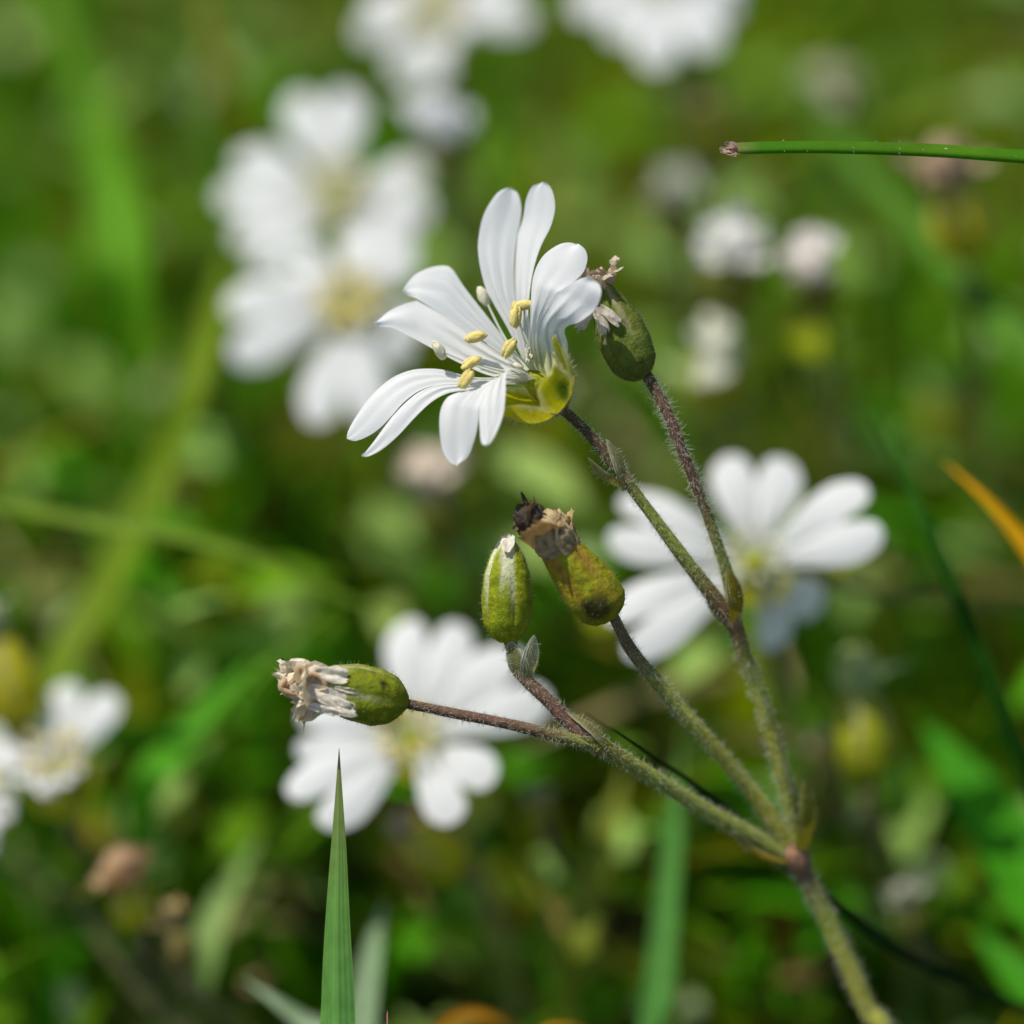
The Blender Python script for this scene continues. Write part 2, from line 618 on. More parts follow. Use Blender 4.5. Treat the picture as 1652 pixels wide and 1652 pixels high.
T_OUT = np.array([(.10, 0), (.13, .12), (.24, .30), (.40, .52), (.49, .70), (.485, .83), (.41, .945), (.30, .995), (.24, 1.0)])
T_MID = np.array([(0, 0), (0, .3), (0, .64)])
T_INN = np.array([(0, .64), (.035, .76), (.085, .90), (.15, .975), (.24, 1.0)])


def template_petal(c, tip, width, normal, curl=0.12, claw=0.1, notch=0.64, seed=0, bulge=0.05, asym=0.0):
    """c, tip world points; normal: the way the upper face looks"""
    c, tip = np.asarray(c, float), np.asarray(tip, float)
    ey = tip - c
    Ln = np.linalg.norm(ey)
    ey = ey / Ln
    nz = unit(np.asarray(normal) - ey * np.dot(normal, ey))
    ex = np.cross(ey, nz)
    r = random.Random(seed)
    k = r.uniform(-.06, .06) + asym

    def m3(pts, sx):
        out = []
        for x, y in pts:
            yy = y * (1 + (k if sx > 0 else -k) * x)
            z = curl * math.sin(math.pi * min(yy, 1.0)) - 0.06 * Ln * x * x * 4 * yy
            out.append(c + ey * yy * Ln + ex * sx * x * width + nz * z * Ln * 0.8)
        return np.array(out)

    def nt_(p):
        q = p.copy()
        q[:, 1] = np.where(p[:, 1] <= .64, p[:, 1] * notch / .64, notch + (p[:, 1] - .64) * (1 - notch) / .36)
        return q
    return petal_mesh(m3(T_OUT, -1), m3(T_OUT, 1), m3(nt_(T_MID), 1), m3(nt_(T_INN), -1), m3(nt_(T_INN), 1), bulge=bulge, ndir=nz, n=22, m=6, throat_v=.22, seed=seed)


def blob(b, c, axes, radii, col, nu=8, nv=6, mi=0, lump=0.0, seed=0):
    """ellipsoid with some lumpiness; axes 3 unit vectors, radii 3"""
    c = np.asarray(c)
    G = np.zeros((nv + 1, nu, 3))
    for i in range(nv + 1):
        th = math.pi * i / nv
        for j in range(nu):
            ph = 2 * math.pi * j / nu
            p = np.array([math.sin(th) * math.cos(ph), math.sin(th) * math.sin(ph), math.cos(th)])
            k = 1 + lump * mnoise.noise(Vector(p * 1.7 + seed * 3.3))
            G[i, j] = c + k * (axes[0] * p[0] * radii[0] + axes[1] * p[1] * radii[1] + axes[2] * p[2] * radii[2])
    b.grid(G, col, None, mi, wrap=True)


def basis(ax):
    ax = unit(ax)
    t = unit(np.cross(ax, (0.37, 0.21, 0.9) if abs(ax[2]) < .9 else (1, 0.1, 0)))
    return t, np.cross(ax, t), ax


def stamen(parent, root, tip, adir, size=0.055, seed=0, pale=False):
    b = MB()
    r = random.Random(seed)
    side = unit(np.cross(np.asarray(tip) - root, FWD)) * np.linalg.norm(np.asarray(tip) - root) * r.uniform(-.06, .06)
    pts = spline([root, (np.asarray(root) + tip) / 2 + side, tip], 10)
    b.tube(pts, np.linspace(.0105, .0065, 10), (0.78, 0.79, 0.70), seg=6)
    t, s_, a = basis(adir)
    col = np.array((0.80, 0.66, 0.22)) if not pale else np.array((0.78, 0.74, 0.52))
    # two pollen sacs side by side
    for e in (-1, 1):
        blob(b, np.asarray(tip) + t * e * size * .19, (t, s_, a), (size * .40, size * .46, size), col * r.uniform(.92, 1.06), nu=11, nv=10, mi=1, lump=.32, seed=seed + e)
    return b.build('stamen', [M_fila, M_pollen], parent)


def sepal_mesh(base, tip, width, normal, curl=0.1, col=(0.20, 0.24, 0.015), margin=(0.55, 0.58, 0.36), hairs=30, hl=0.05, n=16, m=9, spot=None, cup=0.25):
    base, tip = np.asarray(base, float), np.asarray(tip, float)
    ey = tip - base
    L_ = np.linalg.norm(ey)
    ey /= L_
    nz = unit(np.asarray(normal) - ey * np.dot(normal, ey))
    ex = np.cross(ey, nz)
    v = np.linspace(0, 1, n + 1)
    wv = np.interp(v, [0, .15, .4, .65, .85, .95, 1], [.45, .78, 1.0, .88, .5, .25, .04]) * width / 2
    u = np.linspace(-1, 1, m)
    Gd = np.zeros((n + 1, m, 3))
    Cd = np.zeros((n + 1, m, 3))
    UVd = np.zeros((n + 1, m, 2))
    col, margin = np.asarray(col), np.asarray(margin)
    for i in range(n + 1):
        for j in range(m):
            bow = curl * L_ * math.sin(math.pi * v[i])
            z = bow - cup * wv[i] * u[j] ** 2
            Gd[i, j] = base + ey * v[i] * L_ + ex * u[j] * wv[i] + nz * z
            k = np.clip((abs(u[j]) - .62) / .3, 0, 1) * np.clip((v[i] - .25) / .3, 0, 1)
            k = max(k, np.clip((v[i] - .86) / .12, 0, 1))
            Cd[i, j] = col * (1 - k) + margin * k
            if spot is not None and abs(u[j]) < .75 and v[i] < .55:
                Cd[i, j] = np.asarray(spot)
            UVd[i, j] = (u[j] * .5 + .5, v[i])
    b = MB()
    b.grid(Gd, Cd, UVd)
    if hairs:
        ii = rng.integers(0, n - 2, hairs)
        jj = rng.integers(0, m, hairs)
        rt = [Gd[i, j] for i, j in zip(ii, jj)]
        dr = [nz + ex * u[j] * .9 + rng.normal(0, .25, 3) for j in jj]
        b.hairs(rt, dr, rng.uniform(.5, 1.0, hairs) * hl * .75, .0011)
    return b


def stalk(name, pts, rad, cols, parent, hair_n=60, hl=0.05, seg=10, n=None, lump=0.06, mat=None):
    """pts: world points; rad, cols given at the same points"""
    pts = np.asarray(pts, float)
    k = len(pts)
    rad = np.broadcast_to(np.asarray(rad, float), (k,))
    cols = np.asarray(cols, float)
    if cols.ndim == 1:
        cols = np.tile(cols, (k, 1))
    full = np.hstack([pts, rad[:, None], cols])
    n = n or max(14, int(curve_len(pts) / 0.06))
    q = spline(full, n)
    p = q[:, :3]
    p = p + np.array([[mnoise.noise(Vector(x * 2.5 + s_)) for s_ in (0, 7.7, 15.1)] for x in p]) * 0.012
    r = q[:, 3] * (1 + lump * np.array([mnoise.noise(Vector(x * 9)) for x in p]))
    b = MB()
    b.tube(p, r, np.clip(q[:, 4:7], .003, 1), seg=seg)
    T, N, B = frames(p)
    if hair_n:
        ln = curve_len(p)
        cnt = int(hair_n * 2.4 * ln)
        ii = rng.integers(1, n - 1, cnt)
        an = rng.uniform(0, 2 * math.pi, cnt)
        fr = rng.uniform(-.5, .5, cnt)[:, None]
        radial = np.cos(an)[:, None] * N[ii] + np.sin(an)[:, None] * B[ii]
        roots = p[ii] + radial * r[ii][:, None] * .97 + T[ii] * fr * ln / n
        dirs = radial + T[ii] * rng.normal(-.15, .5, cnt)[:, None] + rng.normal(0, .32, (cnt, 3))
        b.hairs(roots, dirs, rng.uniform(.3, 1.0, cnt) ** 1.6 * 1.5 * hl * .85, .0013)
    return b.build(name, [mat or M_stem, M_hair], parent)


def calyx_body(base, tip, rmax, col, col2, margin, hairs=120, hl=0.045, prof=None, sepals=5, phase=0.0, seed=0, open_end=0.25, spot=None, cap=None, stripe=None):
    """closed calyx of overlapping sepals as one surface of revolution with ridges"""
    base, tip = np.asarray(base, float), np.asarray(tip, float)
    t, s_, a = basis(tip - base)
    L_ = np.linalg.norm(tip - base)
    nv, nu = 26, 40
    prof = prof or ([0, .06, .2, .42, .65, .82, .93, 1.0], [.25, .62, .92, 1.0, .86, .62, .42, open_end])
    Gd = np.zeros((nv + 1, nu, 3))
    Cd = np.zeros((nv + 1, nu, 3))
    rng2 = random.Random(seed)
    col, col2, margin = map(np.asarray, (col, col2, margin))
    for i in range(nv + 1):
        v = i / nv
        for j in range(nu):
            ph = 2 * math.pi * j / nu
            q = ((ph + phase) / (2 * math.pi) * sepals) % 1.0          # across one sepal
            edge = abs(q - .5) * 2                                     # 1 at the seam
            ridge = 1 + .06 * math.cos((q - .5) * math.pi) - .10 * max(0, edge - .82) / .18
            if q > .9:
                ridge += .05
            r = np.interp(v, *prof) * rmax * ridge
            r *= 1 + .05 * mnoise.noise(Vector((math.cos(ph) * 1.5, math.sin(ph) * 1.5, v * 3 + seed)))
            Gd[i, j] = base + a * v * L_ + (t * math.cos(ph) + s_ * math.sin(ph)) * r
            k = np.clip((edge - (1.05 - .55 * v)) / .22, 0, 1)
            if stripe is not None:
                ang = (ph - stripe[0] + math.pi) % (2 * math.pi) - math.pi
                w_s = np.interp(v, [.36, .55, .75, .9, 1], [0, .07, .17, .34, .5])
                kk2 = np.clip((w_s - abs(ang)) / .10 + .3, 0, 1) if v > .36 else 0.0
                k = max(k, kk2)
                Gd[i, j] -= (t * math.cos(ph) + s_ * math.sin(ph)) * kk2 * .010
            if cap:
                k = max(k, np.clip((v - cap + .08 * math.sin(ph * 5)) / .12, 0, 1))
            nn = .5 + .5 * mnoise.noise(Vector((math.cos(ph) * 2, math.sin(ph) * 2, v * 4 + seed * 2.1)))
            c = col * (1 - nn) + col2 * nn
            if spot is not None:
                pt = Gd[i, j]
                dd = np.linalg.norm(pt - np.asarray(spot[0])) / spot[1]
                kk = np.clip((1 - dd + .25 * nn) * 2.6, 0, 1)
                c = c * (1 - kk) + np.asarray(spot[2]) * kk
            Cd[i, j] = c * (1 - k) + margin * k
    b = MB()
    b.grid(Gd, Cd, None, 0, wrap=True)
    ring = Gd[0]
    b.add(np.vstack([ring, base - a * .2 * rmax * .25]), [(j, (j + 1) % nu, nu) for j in range(nu)], col2)
    if hairs:
        ii = rng.integers(1, nv - 2, hairs)
        jj = rng.integers(0, nu, hairs)
        rt = [Gd[i, j] for i, j in zip(ii, jj)]
        dr = []
        for i, j in zip(ii, jj):
            ph = 2 * math.pi * j / nu
            dr.append(t * math.cos(ph) + s_ * math.sin(ph) + a * random.uniform(-.5, .2) + rng.normal(0, .2, 3))
        b.hairs(rt, dr, rng.uniform(.4, 1, hairs) * hl * .8, .0009, col=(.42, .45, .28))
    return b


def crumple(b, base, direc, side, L_, W_, col, seed=0, amp=0.03, tipcol=None, n=14, m=10, fold=3.0, curl=0.0):
    """one dried, crumpled petal"""
    base = np.asarray(base, float)
    ey = unit(direc)
    ex = unit(np.asarray(side) - ey * np.dot(side, ey))
    nz = np.cross(ex, ey)
    Gd = np.zeros((n + 1, m, 3))
    Cd = np.zeros((n + 1, m, 3))
    col = np.asarray(col)
    tipcol = col if tipcol is None else np.asarray(tipcol)
    for i in range(n + 1):
        v = i / n
        wv = np.interp(v, [0, .2, .6, .9, 1], [.45, .75, 1.0, .95, .65]) * W_ / 2
        for j in range(m):
            u = -1 + 2 * j / (m - 1)
            q = Vector((u * 1.3 + seed * 3.7, v * 2.2, seed * 1.9))
            d1 = mnoise.noise(q * 1.4)
            d2 = mnoise.noise(q * 3.5)
            d3 = mnoise.noise(q * 7.5)
            z = amp * (1.2 * d1 + .8 * d2 + .45 * d3) * (0.3 + v) + amp * .55 * math.sin(u * fold * math.pi + seed + v * 2)
            yy = v * L_ * (1 + .22 * d2 * v)
            ang = curl * v * v
            Gd[i, j] = base + ey * yy * math.cos(ang) + ex * (u * wv * (1 + .35 * d1)) + nz * (z + yy * math.sin(ang))
            k = np.clip(v * 1.1 + .25 * d2, 0, 1)
            Cd[i, j] = (col * (1 - k) + tipcol * k) * (1 + .18 * d3)
    b.grid(Gd, np.clip(Cd, .01, .9), None)


def wad(b, c, axis, half_len, rad, cols, seed=0, nu=40, nv=30, amp=.26):
    """a crumpled wad of dried petals: a lumpy, folded body"""
    t, s_, a = basis(axis)
    G_ = np.zeros((nv + 1, nu, 3))
    C_ = np.zeros((nv + 1, nu, 3))
    for i in range(nv + 1):
        th = math.pi * i / nv
        for j in range(nu):
            ph = 2 * math.pi * j / nu
            p = np.array([math.sin(th) * math.cos(ph), math.sin(th) * math.sin(ph), math.cos(th)])
            q = Vector(p * 1.6) + Vector((seed * 3.1, seed * 1.3, seed * .7))
            n1, n2, n3 = mnoise.noise(q), mnoise.noise(q * 2.3), mnoise.noise(q * 5.1)
            k = 1 + amp * (.7 * n1 + 1.1 * (.35 - abs(n2)) + .5 * n3)
            G_[i, j] = np.asarray(c) + k * (t * p[0] * rad + s_ * p[1] * rad + a * p[2] * half_len)
            f = np.clip(.5 + n2 + .4 * n3, 0, 1)
            C_[i, j] = np.asarray(cols[0]) * (1 - f) + np.asarray(cols[-1]) * f
    b.grid(G_, C_, None, 0, wrap=True)


def tuft(parent, base, axis, L_, W_, cols, n=7, spread=0.35, seed=0, amp=0.03, name='withered_petals', extra=None, mat=None, core=None):
    b = MB()
    r = random.Random(seed)
    t, s_, a = basis(axis)
    for k in range(n):
        ph = 2 * math.pi * (k + r.uniform(-.3, .3)) / n
        rad = t * math.cos(ph) + s_ * math.sin(ph)
        tan = -t * math.sin(ph) + s_ * math.cos(ph)
        d = a + rad * spread * r.uniform(.1, 1.3)
        c0 = np.array(cols[k % len(cols)])
        crumple(b, np.asarray(base) + rad * W_ * .22, d, tan + rad * r.uniform(-.5, .5), L_ * r.uniform(.65, 1.1), W_ * r.uniform(.6, 1.0), c0, seed=seed * 3.1 + k,
                amp=amp, curl=r.uniform(-.8, .8), fold=r.uniform(1.5, 3.2))
    if core:
        wad(b, np.asarray(base) + a * L_ * core[0], a, L_ * core[1], W_ * core[2], cols, seed=seed + .37)
    if extra:
        extra(b)
    return b.build(name, mat or M_dry, parent)


# ------------------------------------------------------------------ THE PLANT IN FOCUS
GRN = (0.27, 0.30, 0.055)
YGR = (0.37, 0.36, 0.050)
PUR = (0.165, 0.090, 0.060)
BRN = (0.165, 0.125, 0.055)
DRK = (0.095, 0.068, 0.034)

foot = P(1520, 1900, 1.5)
foot[2] = 0.0
plant = empty('chickweed_plant', foot, 'hairy chickweed plant in sharp focus carrying one open white flower and four closed buds', 'flowering plant')

D = {'node': .75, 'fork': .3}
# main stem from the soil to the lower node, then the upper stem to the fork
stalk('stem', [foot, P(1440, 1725, 1.05), P(1400, 1630, .92), P(1368, 1560, .86), P(1328, 1470, .78), P(1298, 1410, .72), P(1284, 1380, .72)],
      [.085, .07, .064, .062, .060, .066, .084], [GRN, GRN, YGR, YGR, GRN, (.16, .11, .06), (0.34, 0.13, 0.09)], plant, 230, .055, seg=12)
stalk('stem', [P(1284, 1380, .72), P(1276, 1310, .66), P(1248, 1195, .52), P(1212, 1085, .4), P(1188, 1010, .3)],
      [.062, .05, .047, .046, .052], [YGR, GRN, YGR, GRN, (.22, .13, .06)], plant, 260, .055)
nb = MB()
blob(nb, P(1284, 1386, .66), basis(camvec(-.3, 1, 0)), (.064, .064, .10), (.27, .145, .085), nu=16, nv=12, lump=.25, seed=3)
nb.build('node', M_stem, plant)
# stalk of the open flower
stalk('flower_stalk', [P(1188, 1010, .3), P(1150, 962, .22), P(1098, 893, .14), P(1040, 815, .06), P(1004, 765, .02), P(955, 706, 0), P(903, 657, .0)],
      [.056, .052, .044, .037, .040, .035, .033], [(.23, .14, .06), (.19, .13, .05), GRN, GRN, BRN, DRK, DRK], plant, 300, .045)
# stalk of the spent flower beside it
stalk('bud_stalk', [P(1188, 1010, .3), P(1176, 945, .28), P(1160, 890, .22), P(1138, 825, .16), P(1108, 745, .1), P(1078, 668, .08), P(1040, 600, .1)],
      [.05, .045, .036, .034, .034, .036, .038], [YGR, GRN, GRN, BRN, PUR, PUR, DRK], plant, 320, .065)
# stalk of the brown bud
stalk('bud_stalk', [P(1280, 1378, .72), P(1222, 1292, .6), P(1150, 1203, .4), P(1080, 1122, .25), P(1020, 1050, .1), P(988, 990, 0)],
      [.062, .050, .047, .046, .040, .034], [YGR, YGR, YGR, GRN, BRN, BRN], plant, 260, .045)
# lower left branch
stalk('stem', [P(1272, 1386, .72), P(1200, 1343, .6), P(1130, 1303, .45), P(1050, 1250, .25), P(965, 1200, .05)],
      [.062, .06, .052, .05, .058], [GRN, GRN, GRN, GRN, (.2, .17, .04)], plant, 260, .045)
stalk('bud_stalk', [P(965, 1200, .05), P(880, 1183, 0), P(800, 1164, 0), P(722, 1149, 0), P(652, 1134, 0)],
      [.045, .038, .034, .033, .032], [GRN, BRN, PUR, PUR, DRK], plant, 330, .038)
stalk('bud_stalk', [P(960, 1197, .05), P(918, 1165, .05), P(880, 1128, .06), P(838, 1085, .08), P(826, 1050, .08), P(820, 1028, .08)],
      [.05, .046, .042, .04, .04, .045], [(.25, .16, .1), PUR, PUR, (.22, .15, .09), (.25, .24, .12), GRN], plant, 300, .05)


def bract(base, tip, w_, normal, col, margin=(0.5, 0.5, 0.36), hairs=40, curl=.12, spot=None):
    return sepal_mesh(base, tip, w_, normal, curl=curl, col=col, margin=margin, hairs=hairs, hl=.05, spot=spot).build('bract', [M_sepal, M_hair], plant)


bract(P(1010, 790, .0), P(978, 708, .0), .17, camvec(.8, .3, -.5), (.24, .24, .10), (.5, .5, .38))
bract(P(1002, 785, .02), P(948, 738, .04), .12, camvec(-.5, -.6, -.4), (.24, .24, .10), (.5, .5, .38))
bract(P(1190, 1008, .27), P(1172, 915, .18), .19, camvec(.7, .2, -.6), (.24, .20, .02), (.38, .36, .2))
bract(P(1182, 1012, .30), P(1138, 950, .24), .14, camvec(-.6, -.3, -.5), (.26, .23, .06), (.4, .38, .24))
bract(P(1292, 1385, .70), P(1296, 1258, .58), .23, camvec(.8, .1, -.6), (.19, .19, .02), (.34, .34, .12))
bract(P(1272, 1394, .70), P(1183, 1342, .55), .17, camvec(-.4, -.8, -.3), (.30, .25, .02), (.42, .42, .3))
bract(P(985, 1212, .06), P(915, 1150, .02), .13, camvec(.6, .6, -.4), (.30, .28, .08), (.5, .5, .42), hairs=90)
bract(P(985, 1210, .08), P(935, 1190, .0), .15, camvec(-.2, -.4, -.8), (.28, .26, .03), (.4, .4, .28), hairs=70)
bract(P(846, 1100, .06), P(822, 1032, .02), .15, camvec(-.5, .1, -.85), (.26, .27, .10), (.66, .66, .58), hairs=80, curl=.07)
bract(P(848, 1098, .06), P(862, 1024, .02), .14, camvec(.6, .1, -.8), (.38, .38, .24), (.74, .74, .70), hairs=80, curl=.07)


# ---- the open flower: traced in an enlarged view of the photograph, each outline given its depth
def Z(zx, zy, d):
    return P(540 + zx / 3.059, 280 + zy / 3.059, d)


def zc(pts, d0, d1):
    """curve of enlarged-view points, depth running d0 -> d1 along it (or list of depths)"""
    n = len(pts)
    ds = np.interp(np.linspace(0, 1, n), np.linspace(0, 1, len(d0)), d0) if isinstance(d0, (list, tuple)) else np.linspace(d0, d1, n)
    return np.array([Z(x, y, d) for (x, y), d in zip(pts, ds)])


flower_w = Z(1060, 1090, .06)
fb = MB()
axis_f = unit(camvec(-.72, .62, -.30))
t_, s_, a_ = basis(axis_f)
blob(fb, Z(1085, 1125, .05), (t_, s_, a_), (.12, .12, .085), (.21, .24, .02), nu=14, nv=10, lump=.1)
blob(fb, Z(1030, 1060, .08), (t_, s_, a_), (.085, .085, .16), (.34, .36, .03), nu=14, nv=10, lump=.08)
for k in range(5):
    ph = 2 * math.pi * k / 5 + .4
    r_ = t_ * math.cos(ph) + s_ * math.sin(ph)
    p0 = Z(995, 1010, .08) + r_ * .02
    fb.tube(spline([p0, p0 + a_ * .13 + r_ * .05, p0 + a_ * .2 + r_ * .14], 8), np.linspace(.012, .007, 8), (.74, .75, .55), seg=6)
flower = fb.build('flower', [M_bud], plant, origin=flower_w)

PETALS = []
# upright petal
PETALS.append(dict(
    oL=zc([(1010, 1060), (950, 960), (900, 855), (850, 755), (800, 665), (757, 585), (733, 515), (712, 420), (707, 330), (732, 205), (790, 112), (838, 78), (872, 72)], .12, .34),
    oR=zc([(1035, 1060), (985, 960), (968, 830), (962, 680), (972, 560), (990, 455), (1022, 358), (1070, 262), (1092, 170), (1080, 90), (1055, 52), (1028, 42)], .10, .20),
    mid=zc([(1022, 1062), (968, 960), (935, 840), (905, 700), (890, 560), (890, 430), (902, 298)], .13, .30),
    iL=zc([(902, 298), (917, 240), (923, 165), (908, 100), (872, 72)], .30, .34),
    iR=zc([(902, 298), (930, 220), (945, 130), (975, 65), (1028, 42)], .30, .20), bulge=.022, nd=(-.5, .2, -.8)))
# big petal pointing to the upper left
PETALS.append(dict(
    oL=zc([(1015, 1065), (960, 1005), (860, 1015), (760, 998), (660, 955), (560, 905), (470, 856), (370, 802), (285, 757), (220, 747), (195, 737)], .12, .12),
    oR=zc([(1030, 1060), (965, 978), (900, 898), (830, 808), (760, 718), (700, 640), (640, 560), (580, 470), (540, 452), (470, 462), (395, 500), (342, 568), (348, 590)], .14, .40),
    mid=zc([(1020, 1062), (960, 990), (870, 925), (760, 850), (640, 770), (520, 690), (405, 622)], .16, .30),
    iL=zc([(405, 622), (350, 633), (280, 662), (225, 705), (195, 737)], .30, .12),
    iR=zc([(405, 622), (385, 614), (365, 604), (348, 590)], .30, .40), bulge=.02, nd=(.1, .6, -.7)))
# long petal bending down to the lower left
PETALS.append(dict(
    oL=zc([(1020, 1070), (940, 1045), (860, 1040), (770, 1052), (680, 1072), (600, 1078), (540, 1092), (470, 1132), (390, 1207), (310, 1297), (230, 1368), (165, 1402), (136, 1396)], [.10, -.05, -.12, -.16], None),
    oR=zc([(1030, 1065), (950, 1020), (860, 1018), (780, 1020), (700, 1012), (630, 1000), (560, 978), (480, 967), (380, 972), (280, 1010), (180, 1090), (100, 1192), (58, 1272), (60, 1308)], [.12, .1, .08, .04], None),
    mid=zc([(1024, 1068), (945, 1032), (860, 1028), (760, 1032), (640, 1035), (520, 1040), (420, 1075), (345, 1130), (285, 1190)], [.12, .05, 0, -.06], None),
    iL=zc([(285, 1190), (232, 1258), (182, 1330), (145, 1380), (136, 1396)], -.06, -.16),
    iR=zc([(285, 1190), (230, 1242), (165, 1288), (100, 1316), (60, 1308)], -.06, .04), bulge=.03, nd=(-.3, .75, -.5)))
# petal folded over the rim and hanging down
PETALS.append(dict(
    oL=zc([(1020, 1075), (950, 1040), (860, 1020), (775, 1035), (690, 1068), (610, 1083), (556, 1108), (524, 1165), (517, 1250), (533, 1365), (570, 1425), (600, 1440)], [.08, .0, -.14, -.22, -.26], None),
    oR=zc([(1050, 1070), (1000, 1022), (940, 980), (880, 961), (848, 985), (846, 1080), (834, 1182), (800, 1268), (765, 1332), (742, 1343)], [.06, -.08, -.24, -.36, -.38], None),
    mid=zc([(1035, 1074), (975, 1025), (880, 985), (800, 1020), (745, 1075), (712, 1160)], [.08, -.04, -.16, -.26], None),
    iL=zc([(712, 1160), (709, 1225), (692, 1310), (655, 1400), (600, 1440)], -.26, -.26),
    iR=zc([(712, 1160), (712, 1230), (717, 1290), (726, 1332), (742, 1343)], -.26, -.38), bulge=.028, nd=(-.3, .3, -.9)))
# petal on the other side, its lobes standing out to the right
PETALS.append(dict(
    oL=zc([(1050, 1080), (985, 985), (963, 900), (957, 830), (962, 740), (967, 640), (980, 510), (1025, 415), (1095, 358), (1150, 341), (1200, 348)], [.08, .02, .0, .04, .06], None),
    oR=zc([(1095, 1090), (1125, 1010), (1148, 920), (1150, 840), (1135, 785), (1150, 755), (1210, 730), (1278, 672), (1312, 598), (1305, 545), (1262, 512)], [.10, .16, .10, -.16, -.30, -.26], None),
    mid=zc([(1068, 1085), (1035, 985), (1010, 890), (1000, 800), (1020, 720), (1060, 650), (1108, 588)], [.1, .1, .02, -.08], None),
    iL=zc([(1108, 588), (1175, 548), (1230, 492), (1249, 425), (1235, 374), (1200, 348)], -.08, .06),
    iR=zc([(1108, 588), (1150, 556), (1205, 524), (1262, 512)], -.08, -.26), bulge=.02, nd=(-.3, .6, -.7)))
for k, q in enumerate(PETALS):
    petal_mesh(q['oL'], q['oR'], q['mid'], q['iL'], q['iR'], bulge=q['bulge'], ndir=camvec(*q['nd']), n=52, m=23, pleat=.0075, seed=k + 1, throat_v=(.14, .14, .14, .14, .36)[k], ruffle=.03).build('petal', M_petal, flower)

SEP = (.44, .455, .010)


def bowl_sepal(base, axis, phi0, dphi, col, spot=None, hv=(0, .02, .11, .24, .37), rv=(.02, .13, .22, .27, .30), margin=(.62, .64, .40), n=22, m=17, tipcurl=0.0, hairs=170, scale=1.0):
    """one sepal as a sector of the cup the sepals form together"""
    a = unit(axis)
    e2 = unit(-FWD - a * np.dot(-FWD, a))            # towards the viewer's side
    e1 = np.cross(e2, a)
    if np.dot(e1, RIGHT) < 0:
        e1 = -e1
    v = np.linspace(0, 1, n + 1)
    q = [0, .2, .45, .72, 1]
    h = np.interp(v, q, hv) * scale
    r = np.interp(v, q, rv) * scale
    sm = np.ones(5) / 5
    h = np.convolve(np.pad(h, 2, 'edge'), sm, 'valid')
    r = np.convolve(np.pad(r, 2, 'edge'), sm, 'valid')
    dp = np.interp(v, [0, .25, .55, .8, .93, 1], [1, 1, .86, .52, .24, .02]) * math.radians(dphi)
    u = np.linspace(-1, 1, m)
    Gd = np.zeros((n + 1, m, 3))
    Cd = np.zeros((n + 1, m, 3))
    UVd = np.zeros((n + 1, m, 2))
    for i in range(n + 1):
        for j in range(m):
            ph = math.radians(phi0) + u[j] * dp[i]
            rr = r[i] * (1 + .05 * (1 - u[j] ** 2) * math.sin(math.pi * v[i])) + .012 * u[j]
            rr += tipcurl * max(0, v[i] - .7) ** 2
            Gd[i, j] = base + a * (h[i] - abs(tipcurl) * .6 * max(0, v[i] - .75) ** 2) + (e1 * math.cos(ph) + e2 * math.sin(ph)) * rr
            k = max(np.clip((abs(u[j]) - .68) / .25, 0, 1) * np.clip((v[i] - .3) / .2, 0, 1), np.clip((v[i] - .88) / .1, 0, 1))
            c = np.array(col)
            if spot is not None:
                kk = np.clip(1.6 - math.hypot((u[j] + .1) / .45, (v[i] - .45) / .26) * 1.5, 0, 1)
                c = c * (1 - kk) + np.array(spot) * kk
            Cd[i, j] = c * (1 - k) + np.array(margin) * k
            UVd[i, j] = (u[j] * .5 + .5, v[i])
    b = MB()
    b.grid(Gd, Cd, UVd)
    ii = rng.integers(2, n - 4, hairs)
    jj = rng.integers(0, m, hairs)
    b.hairs([Gd[i, j] for i, j in zip(ii, jj)], [(Gd[i, j] - base) - a * .2 + rng.normal(0, .05, 3) for i, j in zip(ii, jj)], rng.uniform(.4, 1, hairs) * .048, .0010)
    return b.build('sepal', [M_sepal, M_hair], flower)


cup = Z(1118, 1150, .02)
for ph0, spot, tc in ((5, None, .15), (74, (.075, .14, .012), 1.2), (150, None, .3), (222, None, .3), (294, None, .2)):  # dark green on the front sepal is shade painted into its colour
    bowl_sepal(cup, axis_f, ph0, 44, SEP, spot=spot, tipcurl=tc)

for k, (ax_, ay_, d_, dv, pl) in enumerate([(735, 605, .22, (-.3, .9, 0), True), (893, 705, .02, (.1, 1, 0), False), (935, 650, .06, (1, .2, 0), False), (695, 806, .05, (1, .35, 0), False),
                                            (860, 862, -.06, (.55, .85, 0), False), (672, 934, -.06, (.9, .5, 0), False), (515, 872, .0, (.5, -.8, .2), True), (650, 1014, -.16, (.5, .8, 0), False),
                                            (960, 915, -.02, (.4, .8, 0), True), (905, 950, -.06, (-.8, .4, 0), True), (888, 655, .08, (.3, 1, 0), False)]):
    stamen(flower, Z(1000 + random.uniform(-14, 14), 1015 + random.uniform(-14, 14), .08), Z(ax_, ay_, d_), camvec(*dv), size=.066 if k < 8 else .034, seed=k, pale=pl)

